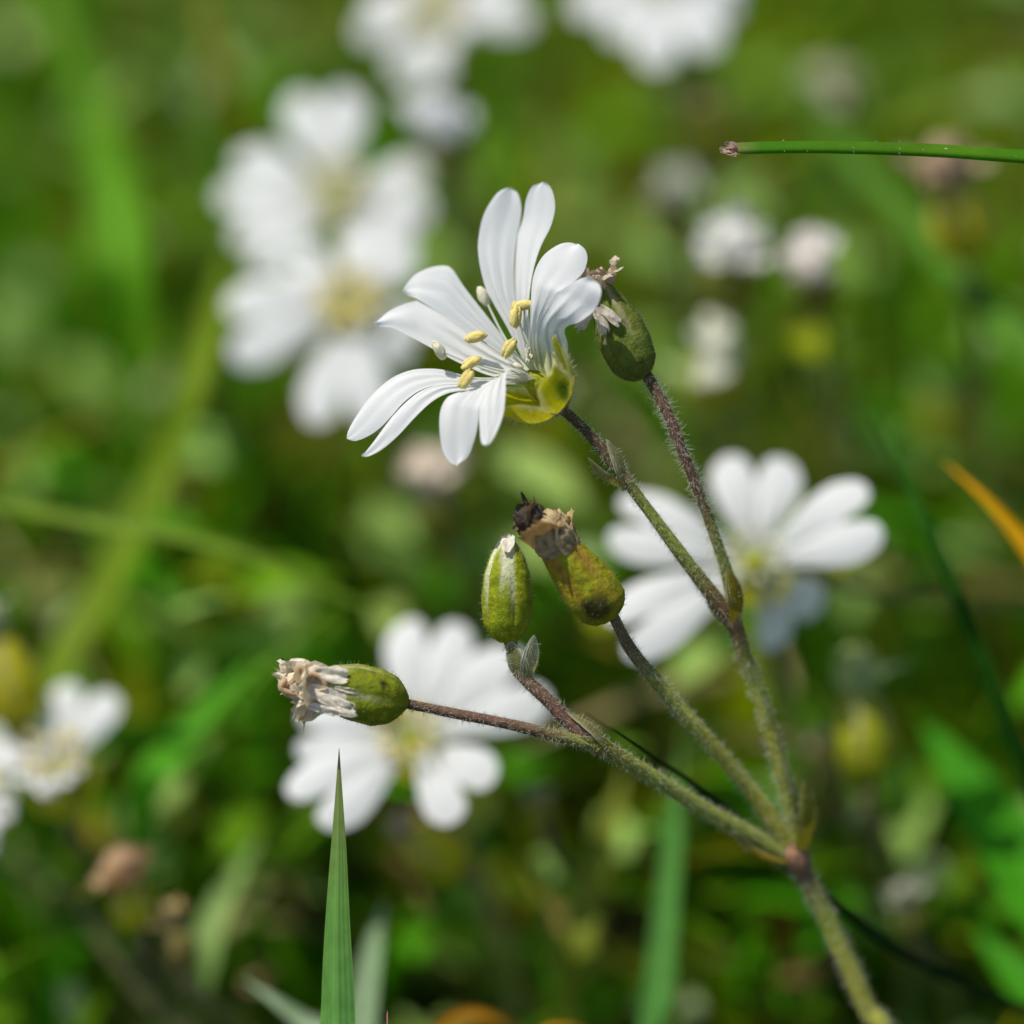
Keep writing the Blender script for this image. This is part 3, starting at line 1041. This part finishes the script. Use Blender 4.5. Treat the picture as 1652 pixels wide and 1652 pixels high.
# ---- spent flower behind the right-hand petal
zg = lambda x, y, d: P(900 + x / 6.61, 400 + y / 6.61, d)
bb = calyx_body(zg(880, 1400, .1), zg(465, 400, .14), .160, (.095, .155, .018), (.160, .175, .026), (.34, .31, .15), hairs=330, hl=.05, seed=3, phase=1.0,
                prof=([0, .05, .16, .36, .58, .78, .9, 1], [.26, .60, .90, 1.0, .92, .70, .50, .36]))
bud = bb.build('withered_bud', [M_bud, M_hair], plant, origin=zg(880, 1400, .1))
CREAM = (.68, .56, .42)
TAN = (.62, .45, .26)
tuft(bud, zg(480, 450, .13), camvec(-.35, .75, -.2), .19, .17, [CREAM, (.66, .58, .46), CREAM], n=6, spread=.7, seed=4, amp=.03)
tb = MB()
for k, (x0, y0, x1, y1) in enumerate([(400, 640, 520, 920), (450, 620, 610, 760), (380, 650, 230, 830)]):
    crumple(tb, zg(x0, y0, -.05), zg(x1, y1, -.07) - zg(x0, y0, -.05), camvec(.8, .4, .2), .17, .075, (.60, .54, .44), seed=20 + k, amp=.012, fold=1.2)
tb.build('withered_petals', M_dry, bud)

# ---- withered flower at the far left end of its stalk
zw = lambda x, y, d: P(420 + x / 2.753, 1000 + y / 2.753, d)
bb = calyx_body(zw(655, 368, 0), zw(255, 290, -.02), .180, (.130, .185, .010), (.27, .28, .010), (.36, .36, .18), hairs=420, hl=.05, seed=8, phase=.3, open_end=.66,
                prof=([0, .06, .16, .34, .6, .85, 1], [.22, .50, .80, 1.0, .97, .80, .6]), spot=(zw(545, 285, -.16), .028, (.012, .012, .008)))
bud = bb.build('withered_bud', [M_bud, M_hair], plant, origin=zw(655, 368, 0))


def curls(b):
    for k, pp in enumerate([[(290, 290), (270, 255), (225, 240), (205, 262)], [(215, 255), (185, 210), (165, 225), (172, 280)], [(165, 330), (120, 320), (90, 300), (112, 268)], [(190, 305), (150, 318), (120, 335)]]):
        b.tube(spline([zw(x, y, -.16 + .03 * k) for x, y in pp], 12), np.linspace(.016, .024, 12), TAN, seg=8)


tuft(bud, zw(330, 305, -.02), zw(120, 290, -.02) - zw(330, 305, -.02), .36, .34, [(.80, .71, .53), (.84, .77, .62), (.76, .64, .45)], n=11, spread=.38, seed=9, amp=.04, extra=curls, core=(.48, .42, .30))
tb = MB()
for k, (x0, y0, x1, y1, w_) in enumerate([(215, 300, 420, 400, .13), (250, 235, 390, 250, .11), (330, 300, 440, 318, .04), (170, 370, 370, 412, .06), (240, 330, 400, 370, .1)]):
    crumple(tb, zw(x0, y0, -.17), zw(x1, y1, -.18) - zw(x0, y0, -.17), camvec(.25, .9, .1), np.linalg.norm(zw(x1, y1, 0) - zw(x0, y0, 0)), w_, (.80, .74, .60), seed=31 + k, amp=.014, fold=1.5)
tb.build('withered_petals', M_dry, bud)

# ---- upright closed bud with its white petals just showing
t_, s_, a_ = basis(P(0, 0, .05) - P(0, 100, .08))
STR = math.atan2(np.dot(-FWD - RIGHT * .12, s_), np.dot(-FWD - RIGHT * .12, t_))
zu = lambda x, y, d: P(720 + x / 3.177, 780 + y / 3.177, d)
bb = calyx_body(zu(312, 815, .08), zu(312, 285, .05), .158, (.220, .290, .010), (.310, .320, .012), (.66, .66, .42), hairs=420, hl=.04, seed=12, phase=2.25, open_end=.2, cap=.84, stripe=(STR, 0),
                prof=([0, .05, .18, .42, .66, .84, .95, 1], [.30, .62, .90, 1.0, .90, .66, .42, .26]))
bud = bb.build('flower_bud', [M_bud, M_hair], plant, origin=zu(312, 815, .08))
tb = MB()
crumple(tb, zu(308, 350, -.070), zu(316, 272, .0) - zu(308, 350, -.070), camvec(1, 0, 0), .13, .085, (.82, .78, .66), seed=41, amp=.007, fold=.8)
tb.build('petal_tip', M_dry, bud)
tb = MB()
for k in range(6):
    ph = k * 1.05
    p0 = zu(312, 330, .04)
    crumple(tb, p0 + camvec(math.cos(ph) * .035, 0, math.sin(ph) * .035), camvec(-.05 * math.cos(ph), 1, -.05 * math.sin(ph)), camvec(-math.sin(ph), 0, math.cos(ph)), .075, .06, (.66, .56, .38), seed=50 + k, amp=.01)
tb.build('sepal_tips', M_dry, bud)

# ---- brown bud with a blackened crumpled tip
bb = calyx_body(zu(850, 690, .02), zu(545, 290, -.06), .176, (.25, .31, .010), (.33, .22, .016), (.38, .20, .04), hairs=420, hl=.045, seed=15, phase=.9, open_end=.62,
                prof=([0, .05, .15, .34, .58, .8, 1], [.32, .66, .92, 1.0, .90, .76, .64]), spot=(zu(770, 640, -.15), .10, (.075, .068, .014)))
bud = bb.build('withered_bud', [M_bud, M_hair], plant, origin=zu(850, 690, .02))
tuft(bud, zu(640, 385, -.07), zu(455, 170, -.10) - zu(640, 385, -.07), .35, .30, [(.66, .52, .28), (.58, .43, .22), (.70, .57, .34), (.34, .24, .11)], n=6, spread=.04, seed=23, amp=.025, core=(.46, .52, .45))
tuft(bud, zu(505, 215, -.10), zu(340, 140, -.12) - zu(505, 215, -.10), .20, .19, [(.075, .058, .042), (.15, .11, .068), (.09, .068, .048)], n=6, spread=.08, seed=18, amp=.02, core=(.42, .62, .46))


# ------------------------------------------------------------------ SINGLE BLADES
def blade(label, pts, width, col, cat='grass blade', group='single grass blades standing out of the turf', normal=None, fold=.35, wprof=None, mat=None, name='blade_of_grass', n=None, cols=None, parent=None, flip=1):
    """pts: (px,py,d) in the photo, or world points (np arrays); width cm at the widest"""
    W3 = np.array([P(*p) if not isinstance(p, np.ndarray) else p for p in pts])
    n = n or max(16, int(curve_len(W3) / .12))
    c = spline(W3, n)
    T = np.gradient(c, axis=0)
    T /= np.linalg.norm(T, axis=1)[:, None]
    nrm = np.asarray(normal if normal is not None else camvec(-.2, .5, -.8))
    v = np.linspace(0, 1, n)
    wp = wprof or ([0, .12, .5, .85, 1], [.8, .95, 1.0, .55, .02])
    hw = np.interp(v, *wp) * width / 2
    u = np.linspace(-1, 1, 9)
    Gd = np.zeros((n, 9, 3))
    UVd = np.zeros((n, 9, 2))
    Cd = np.zeros((n, 9, 3))
    for i in range(n):
        nz = nrm if nrm.ndim == 1 else nrm[0] * (1 - v[i]) + nrm[1] * v[i]
        nz = unit(nz - T[i] * np.dot(nz, T[i]))
        ex = np.cross(T[i], nz)
        for j in range(9):
            Gd[i, j] = c[i] + ex * u[j] * hw[i] + nz * (abs(u[j]) * hw[i] * fold)
            UVd[i, j] = (u[j] * .5 + .5, v[i])
            rib = 1.28 if j == 4 else 1.0
            Cd[i, j] = rib * np.asarray(col) if cols is None else rib * np.array([np.interp(v[i], np.linspace(0, 1, len(cols)), [q[k] for q in cols]) for k in range(3)])
    # a thin second skin makes the blade a body with thickness
    b = MB()
    b.grid(Gd, Cd, UVd)
    o = b.build(name, mat or M_blade, parent, origin=None if parent is not None else W3[0])
    if parent is None:
        tag(o, label, cat, group, 'thing')
    return o


def to_soil(px, py, d, dx=0.0, dy=0.0):
    p = P(px, py, d)
    return np.array([p[0] + dx, p[1] + dy, 0.0])


# sharp blade standing at the bottom edge
blade('bright green pointed grass blade standing upright in sharp focus below the withered bud', [to_soil(538, 1700, 0, -.1, .5), (538, 1800, .12), (539, 1660, .03), (540, 1500, 0), (544, 1350, 0), (547, 1207, 0)],
      .300, None, cols=[(.10, .30, .06), (.10, .30, .06), (.11, .31, .065), (.12, .32, .07), (.13, .32, .07), (.14, .30, .06), (.22, .22, .08)], normal=camvec(-.35, .45, -.8), fold=-.45, wprof=([0, .45, .62, .75, .88, 1], [.9, 1.0, .96, .74, .40, .01]))
# level blade with a dry broken end
o_root = P(2600, 700, .6)
o_root[2] = 0
stub = empty('blade_of_grass', o_root, 'level green grass blade with a dry broken tip crossing above the white buds', 'grass blade', 'single grass blades standing out of the turf')
LP = [o_root, P(2500, 520, .5), P(2200, 340, .3), P(1900, 270, .1), P(1660, 254, .0), P(1500, 243, 0), P(1330, 238, 0), P(1215, 239, 0), P(1190, 240, 0)]
stub['kind'] = 'thing'
lb = MB()
full = np.hstack([np.array(LP), np.array([.09, .085, .08, .07, .064, .061, .058, .056, .054])[:, None]])
q = spline(full, 90)
T, N, B = frames(q[:, :3])
sec = [(-1, .12), (-.6, .46), (0, .34), (.6, .46), (1, .12), (.55, -.40), (0, -.62), (-.55, -.40)]
Gd = np.zeros((90, 8, 3))
for i in range(90):
    nz = unit(camvec(.0, .75, -.65) - T[i] * np.dot(camvec(.0, .75, -.65), T[i]))
    ex = np.cross(T[i], nz)
    for j, (a, c_) in enumerate(sec):
        Gd[i, j] = q[i, :3] + (ex * a + nz * c_) * q[i, 3]
Cst = np.zeros((90, 8, 3))
for i in range(90):
    for j in range(8):
        f = np.clip(.5 + 1.1 * mnoise.noise(Vector(Gd[i, j]) * 2.6) - .15, 0, 1)
        Cst[i, j] = np.array((.065, .235, .008)) * (1 - f) + np.array((.15, .29, .012)) * f
        e_ = .7 * np.clip((i - 88) / 1, 0, 1)
        Cst[i, j] = Cst[i, j] * (1 - e_) + np.array((.30, .27, .09)) * e_
lb.grid(Gd, Cst, None, 0, wrap=True)
ii = rng.integers(45, 88, 70)
lb.hairs([Gd[i, random.choice([0, 4, 1, 3])] for i in ii], [camvec(random.uniform(-.6, -.1), random.uniform(.3, 1), random.uniform(-.5, .2)) for i in ii], .012, .002, mi=1)
for k in range(4):
    i = int(rng.integers(50, 88))
    blob(lb, Gd[i, random.choice([1, 2, 3])], basis(T[i]), (.006, .006, .012), (.62, .60, .40), nu=6, nv=5, mi=1)
lb.build('leaf_blade', [M_grass, M_hair], stub)
tb = MB()
e = P(1192, 240, 0)
for k in range(5):
    crumple(tb, e + camvec(.01, (k - 2) * .010, 0), camvec(-1, -.10 + .06 * (k - 2), -.1 * (k % 2)), camvec(.1, .8, .5), .068 + .03 * (k % 3), .050, [(.55, .36, .22), (.42, .30, .24), (.60, .46, .34)][k % 3], seed=70 + k, amp=.014)
tb.build('dry_tip', M_dry, stub)

# dark narrow blade crossing behind the stems
blade('thin dark green grass blade slanting behind the main stem and its lower node', [to_soil(1900, 1700, 3.2), P(1800, 1665, 2.4), P(1652, 1622, 1.9), P(1460, 1535, 1.4), P(1330, 1440, 1.1), P(1240, 1365, .9), P(1150, 1285, .7), P(1050, 1217, .5), P(945, 1150, .38)],
      .10, (.014, .038, .006), normal=camvec(.45, -.75, -.5), fold=.8, wprof=([0, .4, .6, .85, 1], [1, 1, .85, .5, .05]), mat=M_stem)
# tiny pink-tipped shoot at the bottom
blade('tiny pink tipped shoot poking up at the bottom edge beside the sharp blade', [to_soil(630, 1800, .1), P(626, 1720, .1), P(625, 1630, .08)], .055, None, cols=[(.3, .3, .08), (.40, .34, .12), (.45, .16, .20)], fold=-.4, cat='shoot', group='small shoots', name='grass_shoot')

G3 = (.050, .140, .010)
LB = [
    ('broad bright green blurred blade in the upper corner beyond the grass', [(200, 420, 6.4), (165, 240, 6.7), (105, 60, 7.3), (10, -120, 8.0)], .46, (.105, .27, .006), None),
    ('olive yellow blade bending behind the cluster of white flowers', [(440, 330, 6.4), (392, 210, 6.0), (350, 100, 5.8), (308, -60, 5.8)], .36, (.30, .24, .014), None),
    ('tall lime green blade running down beside the two overlapping white flowers', [(60, 1160, 4.2), (165, 960, 5.0), (265, 760, 5.8), (335, 560, 6.6), (385, 380, 7.2)], .28, (.165, .25, .008), None),
    ('slender pale green stem lying level behind the withered bud', [(-60, 800, 2.7), (120, 838, 2.6), (300, 868, 2.5), (430, 905, 2.5), (550, 962, 2.6), (690, 1010, 2.9)], .10, (.17, .27, .02), None),
    ('wide mid green blade standing upright below the middle of the plant', [(1040, 1850, 2.0), (1060, 1652, 2.2), (1078, 1450, 2.5), (1100, 1205, 2.9)], .27, (.085, .25, .04), None),
    ('dark green blade with a lit tip to the right of the open background flower', [(1760, 1500, 2.4), (1652, 1235, 1.8), (1570, 1020, 1.6), (1500, 860, 1.6), (1450, 750, 1.9), (1398, 655, 2.3)], .15, (.013, .062, .003), 'twist'),
    ('orange yellow withering blade reaching in at the right edge', [(1800, 1100, 1.6), (1690, 930, 1.6), (1630, 850, 1.6), (1580, 795, 1.6), (1522, 745, 1.7)], .27, (.78, .38, .005), None),
    ('broad vivid green leaf in the lower corner under the dark blade', [(1740, 1540, 2.6), (1660, 1410, 2.8), (1570, 1280, 3.1), (1480, 1150, 3.6)], .66, (.055, .29, .004), None),
    ('vivid green leaf tip low in the corner behind the dark slanting blade', [(1760, 1690, 2.6), (1670, 1600, 2.8), (1570, 1500, 3.2)], .5, (.05, .27, .004), None),
    ('pale downy leaf pointing left near the bottom edge', [(560, 1700, 1.8), (490, 1650, 1.8), (440, 1612, 1.8), (392, 1580, 1.9)], .24, (.32, .42, .24), None),
    ('grey green downy leaf standing behind the sharp upright blade', [(580, 1720, 1.9), (592, 1600, 2.1), (605, 1520, 2.3), (622, 1450, 2.6)], .30, (.24, .34, .18), None),
    ('yellow green stalk rising behind the fallen white petals below the middle', [(960, 1760, 3.0), (925, 1640, 2.9), (880, 1480, 2.7), (830, 1370, 2.7)], .16, (.22, .26, .02), None),
    ('broad yellow green blade in shade between the stems', [(930, 1560, 2.9), (950, 1450, 3.0), (985, 1330, 3.2), (1010, 1230, 3.4)], .34, (.19, .22, .02), None),
    ('long mid green blade sloping behind the level blade to the right edge', [(1800, 720, 4.0), (1652, 560, 4.2), (1450, 340, 4.8), (1290, 150, 5.6), (1240, 60, 6)], .30, (.09, .22, .014), None),
    ('grey brown dry stalk leaning in the lower left corner', [(320, 1700, 3.3), (200, 1560, 3.3), (120, 1450, 3.4), (60, 1380, 3.4)], .15, (.15, .15, .06), None),
    ('thin dark stalk running level to the right edge behind the dark blade', [(1330, 938, 2.9), (1450, 965, 2.9), (1560, 975, 2.9), (1720, 990, 3.0)], .09, (.03, .045, .01), None),
    ('orange dead leaf lying at the bottom edge near the middle', [(700, 1670, 2.2), (745, 1640, 2.1), (795, 1644, 2.1), (840, 1672, 2.2)], .085, (.42, .19, .010), None),
    ('curled orange leaf tip at the very bottom under the yellow green stalk', [(860, 1690, 2.0), (905, 1656, 1.9), (950, 1672, 2.0), (985, 1699, 2.1)], .08, (.55, .26, .010), None),
    ('pale green leaf patch spreading behind the dry bud in the lower left', [(330, 1560, 3.0), (350, 1480, 3.1), (385, 1410, 3.3), (420, 1350, 3.6)], .34, (.24, .36, .10), None),
    ('bright green blade between the small blurred flower and the withered bud', [(235, 1290, 3.3), (290, 1210, 3.6), (350, 1130, 4.0), (420, 1060, 4.4)], .42, (.085, .33, .008), None),
]
for lab, pts, w_, col, opt in LB:
    pts = [(x, y, d if d < 3.4 or y < 420 else 3.4 + (d - 3.4) * .2) for x, y, d in pts]
    n3 = camvec(-.25, .55, -.75)
    x0, y0, d0 = pts[0]
    if 'lying' not in lab and 'level' not in lab.split(' behind')[0]:
        g0 = to_soil(x0, y0 + 60, d0 + .8)
        g1 = P(x0 + (pts[0][0] - pts[1][0]) * .3, y0 + 40, d0 + .25)
        pts = [g0, g0 * .45 + np.asarray(g1) * .55] + list(pts)
    kw = {}
    if opt == 'twist':
        n3 = np.array([camvec(.8, -.75, -.25), camvec(-.5, .6, -.6)])
        kw = dict(fold=.3, mat=M_thick)
    blade(lab, pts, w_, col, normal=n3, **kw)


# ------------------------------------------------------------------ FLOWERS BEHIND
def ground_under(p, toward=(0.0, 0.0)):
    return np.array([p[0] + toward[0], p[1] + toward[1], 0.0])


def flower_behind(label, c, petals, axis, lean=(.6, .8), notch=.72, pale=False, calyx=True, n_st=9, wscale=1.0, curl=.10, yellow=True, seed=0, st_len=.22, group='white flowers out of focus behind the plant'):
    cw = P(*c)
    axis = unit(camvec(*axis))
    base = cw - axis * .42
    footp = ground_under(base, lean)
    root = empty('white_flower', footp, label, 'flower', group)
    mid_ = (base * .5 + footp * .5) + np.array([lean[0] * .15, lean[1] * .15, .3])
    stalk('flower_stalk', [footp, mid_, base - axis * .25, base], [.06, .05, .045, .05], [GRN, GRN, BRN, GRN], root, hair_n=60, hl=.06)
    for k, (px, py, dd, w_) in enumerate(petals):
        if c[2] > 3.5:                                # far flowers: blur widens them
            px, py = c[0] + (px - c[0]) * .90, c[1] + (py - c[1]) * .92
            w_ *= .80
        tip = P(px, py, c[2] + dd)
        ey = unit(tip - cw)
        start = cw - axis * .10 + ey * .03
        template_petal(start, tip, w_ * KPX * (DIST + c[2]) / DIST * wscale, axis + .25 * (-FWD), curl=curl, seed=seed * 10 + k, notch=notch, asym=random.uniform(-.08, .08)).build('petal', M_petal, root)
    t, s2, a = basis(axis)
    if calyx:
        for k in range(5):
            ph = 2 * math.pi * k / 5 + .6
            r_ = t * math.cos(ph) + s2 * math.sin(ph)
            sepal_mesh(base + r_ * .03, cw + r_ * .28 + axis * .06, .26, r_ - axis * .2, curl=.16, col=SEP, margin=(.45, .48, .25), hairs=0, n=10, m=7).build('sepal', [M_sepal, M_hair], root)
    ob = MB()
    blob(ob, cw - axis * .12, (t, s2, a), (.10, .10, .16), (.38, .40, .02), nu=12, nv=8)
    ob.build('ovary', M_bud, root)
    for k in range(n_st):
        ph = 2 * math.pi * k / n_st + seed
        r_ = t * math.cos(ph) + s2 * math.sin(ph)
        stamen(root, cw - axis * .1 + r_ * .03, cw + axis * st_len * (.7 + .3 * math.sin(k * 2.3)) + r_ * .17, r_ + axis * .4, size=(.055 if c[2] < 3.5 or c[2] > 4.2 else .075) if not pale else .04, seed=seed * 20 + k, pale=pale)
    return root


flower_behind('open white flower seen behind the upper stems with a blue shadow on one petal', (1218, 905, 2.1),
              [(990, 835, .15, 128), (1220, 735, .30, 150), (1412, 822, -.30, 145), (992, 1028, -.30, 132), (1290, 1015, .42, 150)], (-.1, .5, -.88), seed=1, st_len=.14, notch=.73, pale=True, wscale=1.0)
flower_behind('open white flower with yellow centre directly behind the withered bud', (662, 1192, 2.2),
              [(700, 1000, .4, 138), (862, 1085, .15, 150), (768, 1292, -.35, 138), (492, 1308, -.3, 130), (480, 1182, .1, 100)], (-.2, .45, -.9), seed=2, st_len=.17, wscale=1.06, notch=.72)
flower_behind('small white flower with yellow centre at the left edge', (92, 1240, 2.7),
              [(146, 1108, .3, 130), (18, 1185, .2, 115), (46, 1272, -.25, 80), (92, 1270, -.35, 50), (125, 1252, -.2, 45)], (-.1, .75, -.6), seed=3)
flower_behind('upper white flower of the overlapping pair with a faint centre', (545, 315, 4.6),
              [(515, 130, .4, 170), (345, 278, .2, 170), (372, 420, -.2, 145), (712, 305, .1, 175), (640, 440, -.3, 160)], (-.1, .6, -.8), seed=4)
flower_behind('lower white flower of the overlapping pair with bright yellow centre', (565, 492, 3.9),
              [(345, 535, .0, 190), (550, 700, -.4, 180), (690, 560, -.1, 130), (640, 385, .3, 150), (455, 410, .3, 110)], (-.1, .4, -.9), seed=5, st_len=.15)
flower_behind('white flower at the top edge above the overlapping pair', (705, 28, 5.4),
              [(572, 18, .2, 150), (862, -8, .1, 170), (665, 140, -.3, 130), (760, 60, -.2, 120), (700, -110, .3, 150)], (-.1, .6, -.8), seed=6)
flower_behind('white flower cut by the top edge with two broad petals hanging into view', (1060, -55, 5.0),
              [(945, 55, -.2, 165), (1112, 112, -.4, 185), (1215, 0, 0, 150), (1060, -180, .3, 150), (930, -90, .2, 140)], (-.1, .5, -.8), seed=7)
flower_behind('white flower just peeping in at the left edge beside the small flower', (-45, 1285, 3.0),
              [(18, 1265, 0, 80), (-40, 1170, .2, 100), (-120, 1290, 0, 100), (-60, 1380, -.3, 100), (5, 1330, -.3, 60)], (-.1, .6, -.7), seed=8)


# ------------------------------------------------------------------ BUDS BEHIND
def bud_behind(label, base, tip, r_px, kind, lean=(.5, .7), seed=0, tuft_px=70, cols=None, cal=((.17, .19, .012), (.25, .24, .014)), cat='flower bud', group='buds out of focus behind the plant'):
    bw, tw = P(*base), P(*tip)
    rad = r_px * KPX * (DIST + base[2]) / DIST
    footp = ground_under(bw, lean)
    root = empty('withered_bud' if kind == 'w' else 'flower_bud', footp, label, cat, group)
    mid_ = (bw + footp) / 2 + np.array([lean[0] * .2, lean[1] * .2, .2])
    a = unit(tw - bw)
    stalk('bud_stalk', [footp, mid_, bw - a * .2, bw], [.055, .05, .04, .045], [GRN, GRN, BRN, BRN], root, hair_n=40, hl=.06)
    o = calyx_body(bw, tw, rad, cal[0], cal[1], (.34, .33, .18), hairs=60, hl=.06, seed=seed, phase=seed, open_end=.5 if kind == 'w' else .22).build('calyx', [M_bud, M_hair], root)
    L_ = .68 * tuft_px * KPX * (DIST + base[2]) / DIST
    cols = cols or [CREAM, (.66, .56, .44), (.60, .46, .32)]
    tuft(root, tw - a * .06, a, L_, L_ * .9, cols, n=8, spread=.75 if kind == 'w' else .4, seed=seed + 60, amp=.04, core=(.45, .5, .44), mat=M_petal if cols[0][0] > .8 else None, name='withered_petals' if kind == 'w' else 'petal_tips')
    return root


PW = [(.92, .90, .83), (.90, .87, .78)]
YEL = ((.44, .42, .010), (.50, .44, .012))
bud_behind('white half open bud nearest the level blade among the blurred buds', (1168, 490, 4.0), (1188, 405, 3.2), 42, 'w', seed=1, tuft_px=112, cols=PW)
bud_behind('pinkish white withered bud to the right of the white half open bud', (1325, 500, 4.0), (1312, 430, 3.2), 36, 'w', seed=2, tuft_px=92, cols=[(.90, .84, .76), (.88, .80, .73)])
bud_behind('pale yellow green bud below the white half open bud', (1150, 640, 4.3), (1160, 570, 3.6), 40, 'b', seed=3, tuft_px=95, cols=[(.82, .82, .66)], cal=YEL)
bud_behind('faint whitish bud just above the half open white bud', (1092, 390, 5.2), (1088, 320, 5.0), 38, 'b', seed=4, tuft_px=90, cols=[(.52, .54, .44)])
bud_behind('small pale bud high up under the top edge', (1350, 190, 6.6), (1345, 140, 6.4), 30, 'b', seed=5, tuft_px=75, cols=[(.55, .52, .38)])
bud_behind('dull yellow bud hanging under the broad petals at the top edge', (1150, 235, 5.2), (1135, 160, 5.0), 48, 'b', seed=6, tuft_px=80, cols=[(.40, .37, .12)], cal=YEL)
bud_behind('brown topped withered bud with yellow calyx behind the level blade', (1560, 420, 3.8), (1528, 290, 3.6), 48, 'w', seed=7, tuft_px=120, cols=[(.50, .38, .26), (.46, .32, .20)], cal=YEL)
bud_behind('small greyish white bud under the white flower at the top edge', (722, 275, 4.6), (712, 215, 4.4), 36, 'w', seed=8, tuft_px=110, cols=[(.82, .83, .80)])
bud_behind('beige withered flower head below the petals of the open flower', (720, 850, 3.6), (698, 780, 3.4), 40, 'w', seed=9, tuft_px=110, cols=[(.84, .73, .58), (.80, .68, .53)])
bud_behind('brown withered bud on a yellow calyx in the lower left', (225, 1500, 2.4), (198, 1415, 2.3), 36, 'w', seed=10, tuft_px=92, cols=[(.62, .42, .24), (.52, .34, .19)], cal=YEL)
bud_behind('tan drooping bud beside the brown withered bud', (298, 1560, 2.5), (272, 1480, 2.4), 28, 'w', seed=11, tuft_px=60, cols=[(.60, .46, .19)], cal=((.30, .22, .05), (.26, .2, .04)))
bud_behind('round pale bud on the ground right of the stem foot', (1475, 1500, 3.0), (1460, 1450, 2.9), 30, 'b', seed=12, tuft_px=62, cols=[(.55, .56, .42)])
bud_behind('pale topped yellow bud standing below the shadowed white petal', (1402, 1260, 2.7), (1385, 1105, 2.6), 48, 'b', seed=13, tuft_px=110, cols=[(.52, .64, .24)], cal=((.32, .36, .012), (.40, .40, .012)))
bud_behind('plump yellow bud with a white stripe at the left edge', (35, 1170, 2.9), (-15, 1010, 2.8), 50, 'b', seed=14, tuft_px=80, cols=[(.62, .62, .44)], cal=YEL)
bud_behind('tiny beige bud behind the upper stem', (1335, 1225, 3.2), (1325, 1195, 3.2), 20, 'w', seed=15, tuft_px=45, cols=[(.52, .42, .28)])
bud_behind('small dull bud in the shade below the brown bud', (880, 1330, 3.0), (868, 1285, 3.0), 24, 'b', seed=16, tuft_px=42, cols=[(.36, .38, .22)])
bud_behind('yellow spent calyx under the flower with yellow centre', (745, 1405, 2.9), (650, 1335, 2.7), 42, 'b', seed=17, tuft_px=55, cols=[(.48, .42, .28)], cal=YEL)

for o in bpy.data.objects:
    if '_w' in o:
        del o['_w']
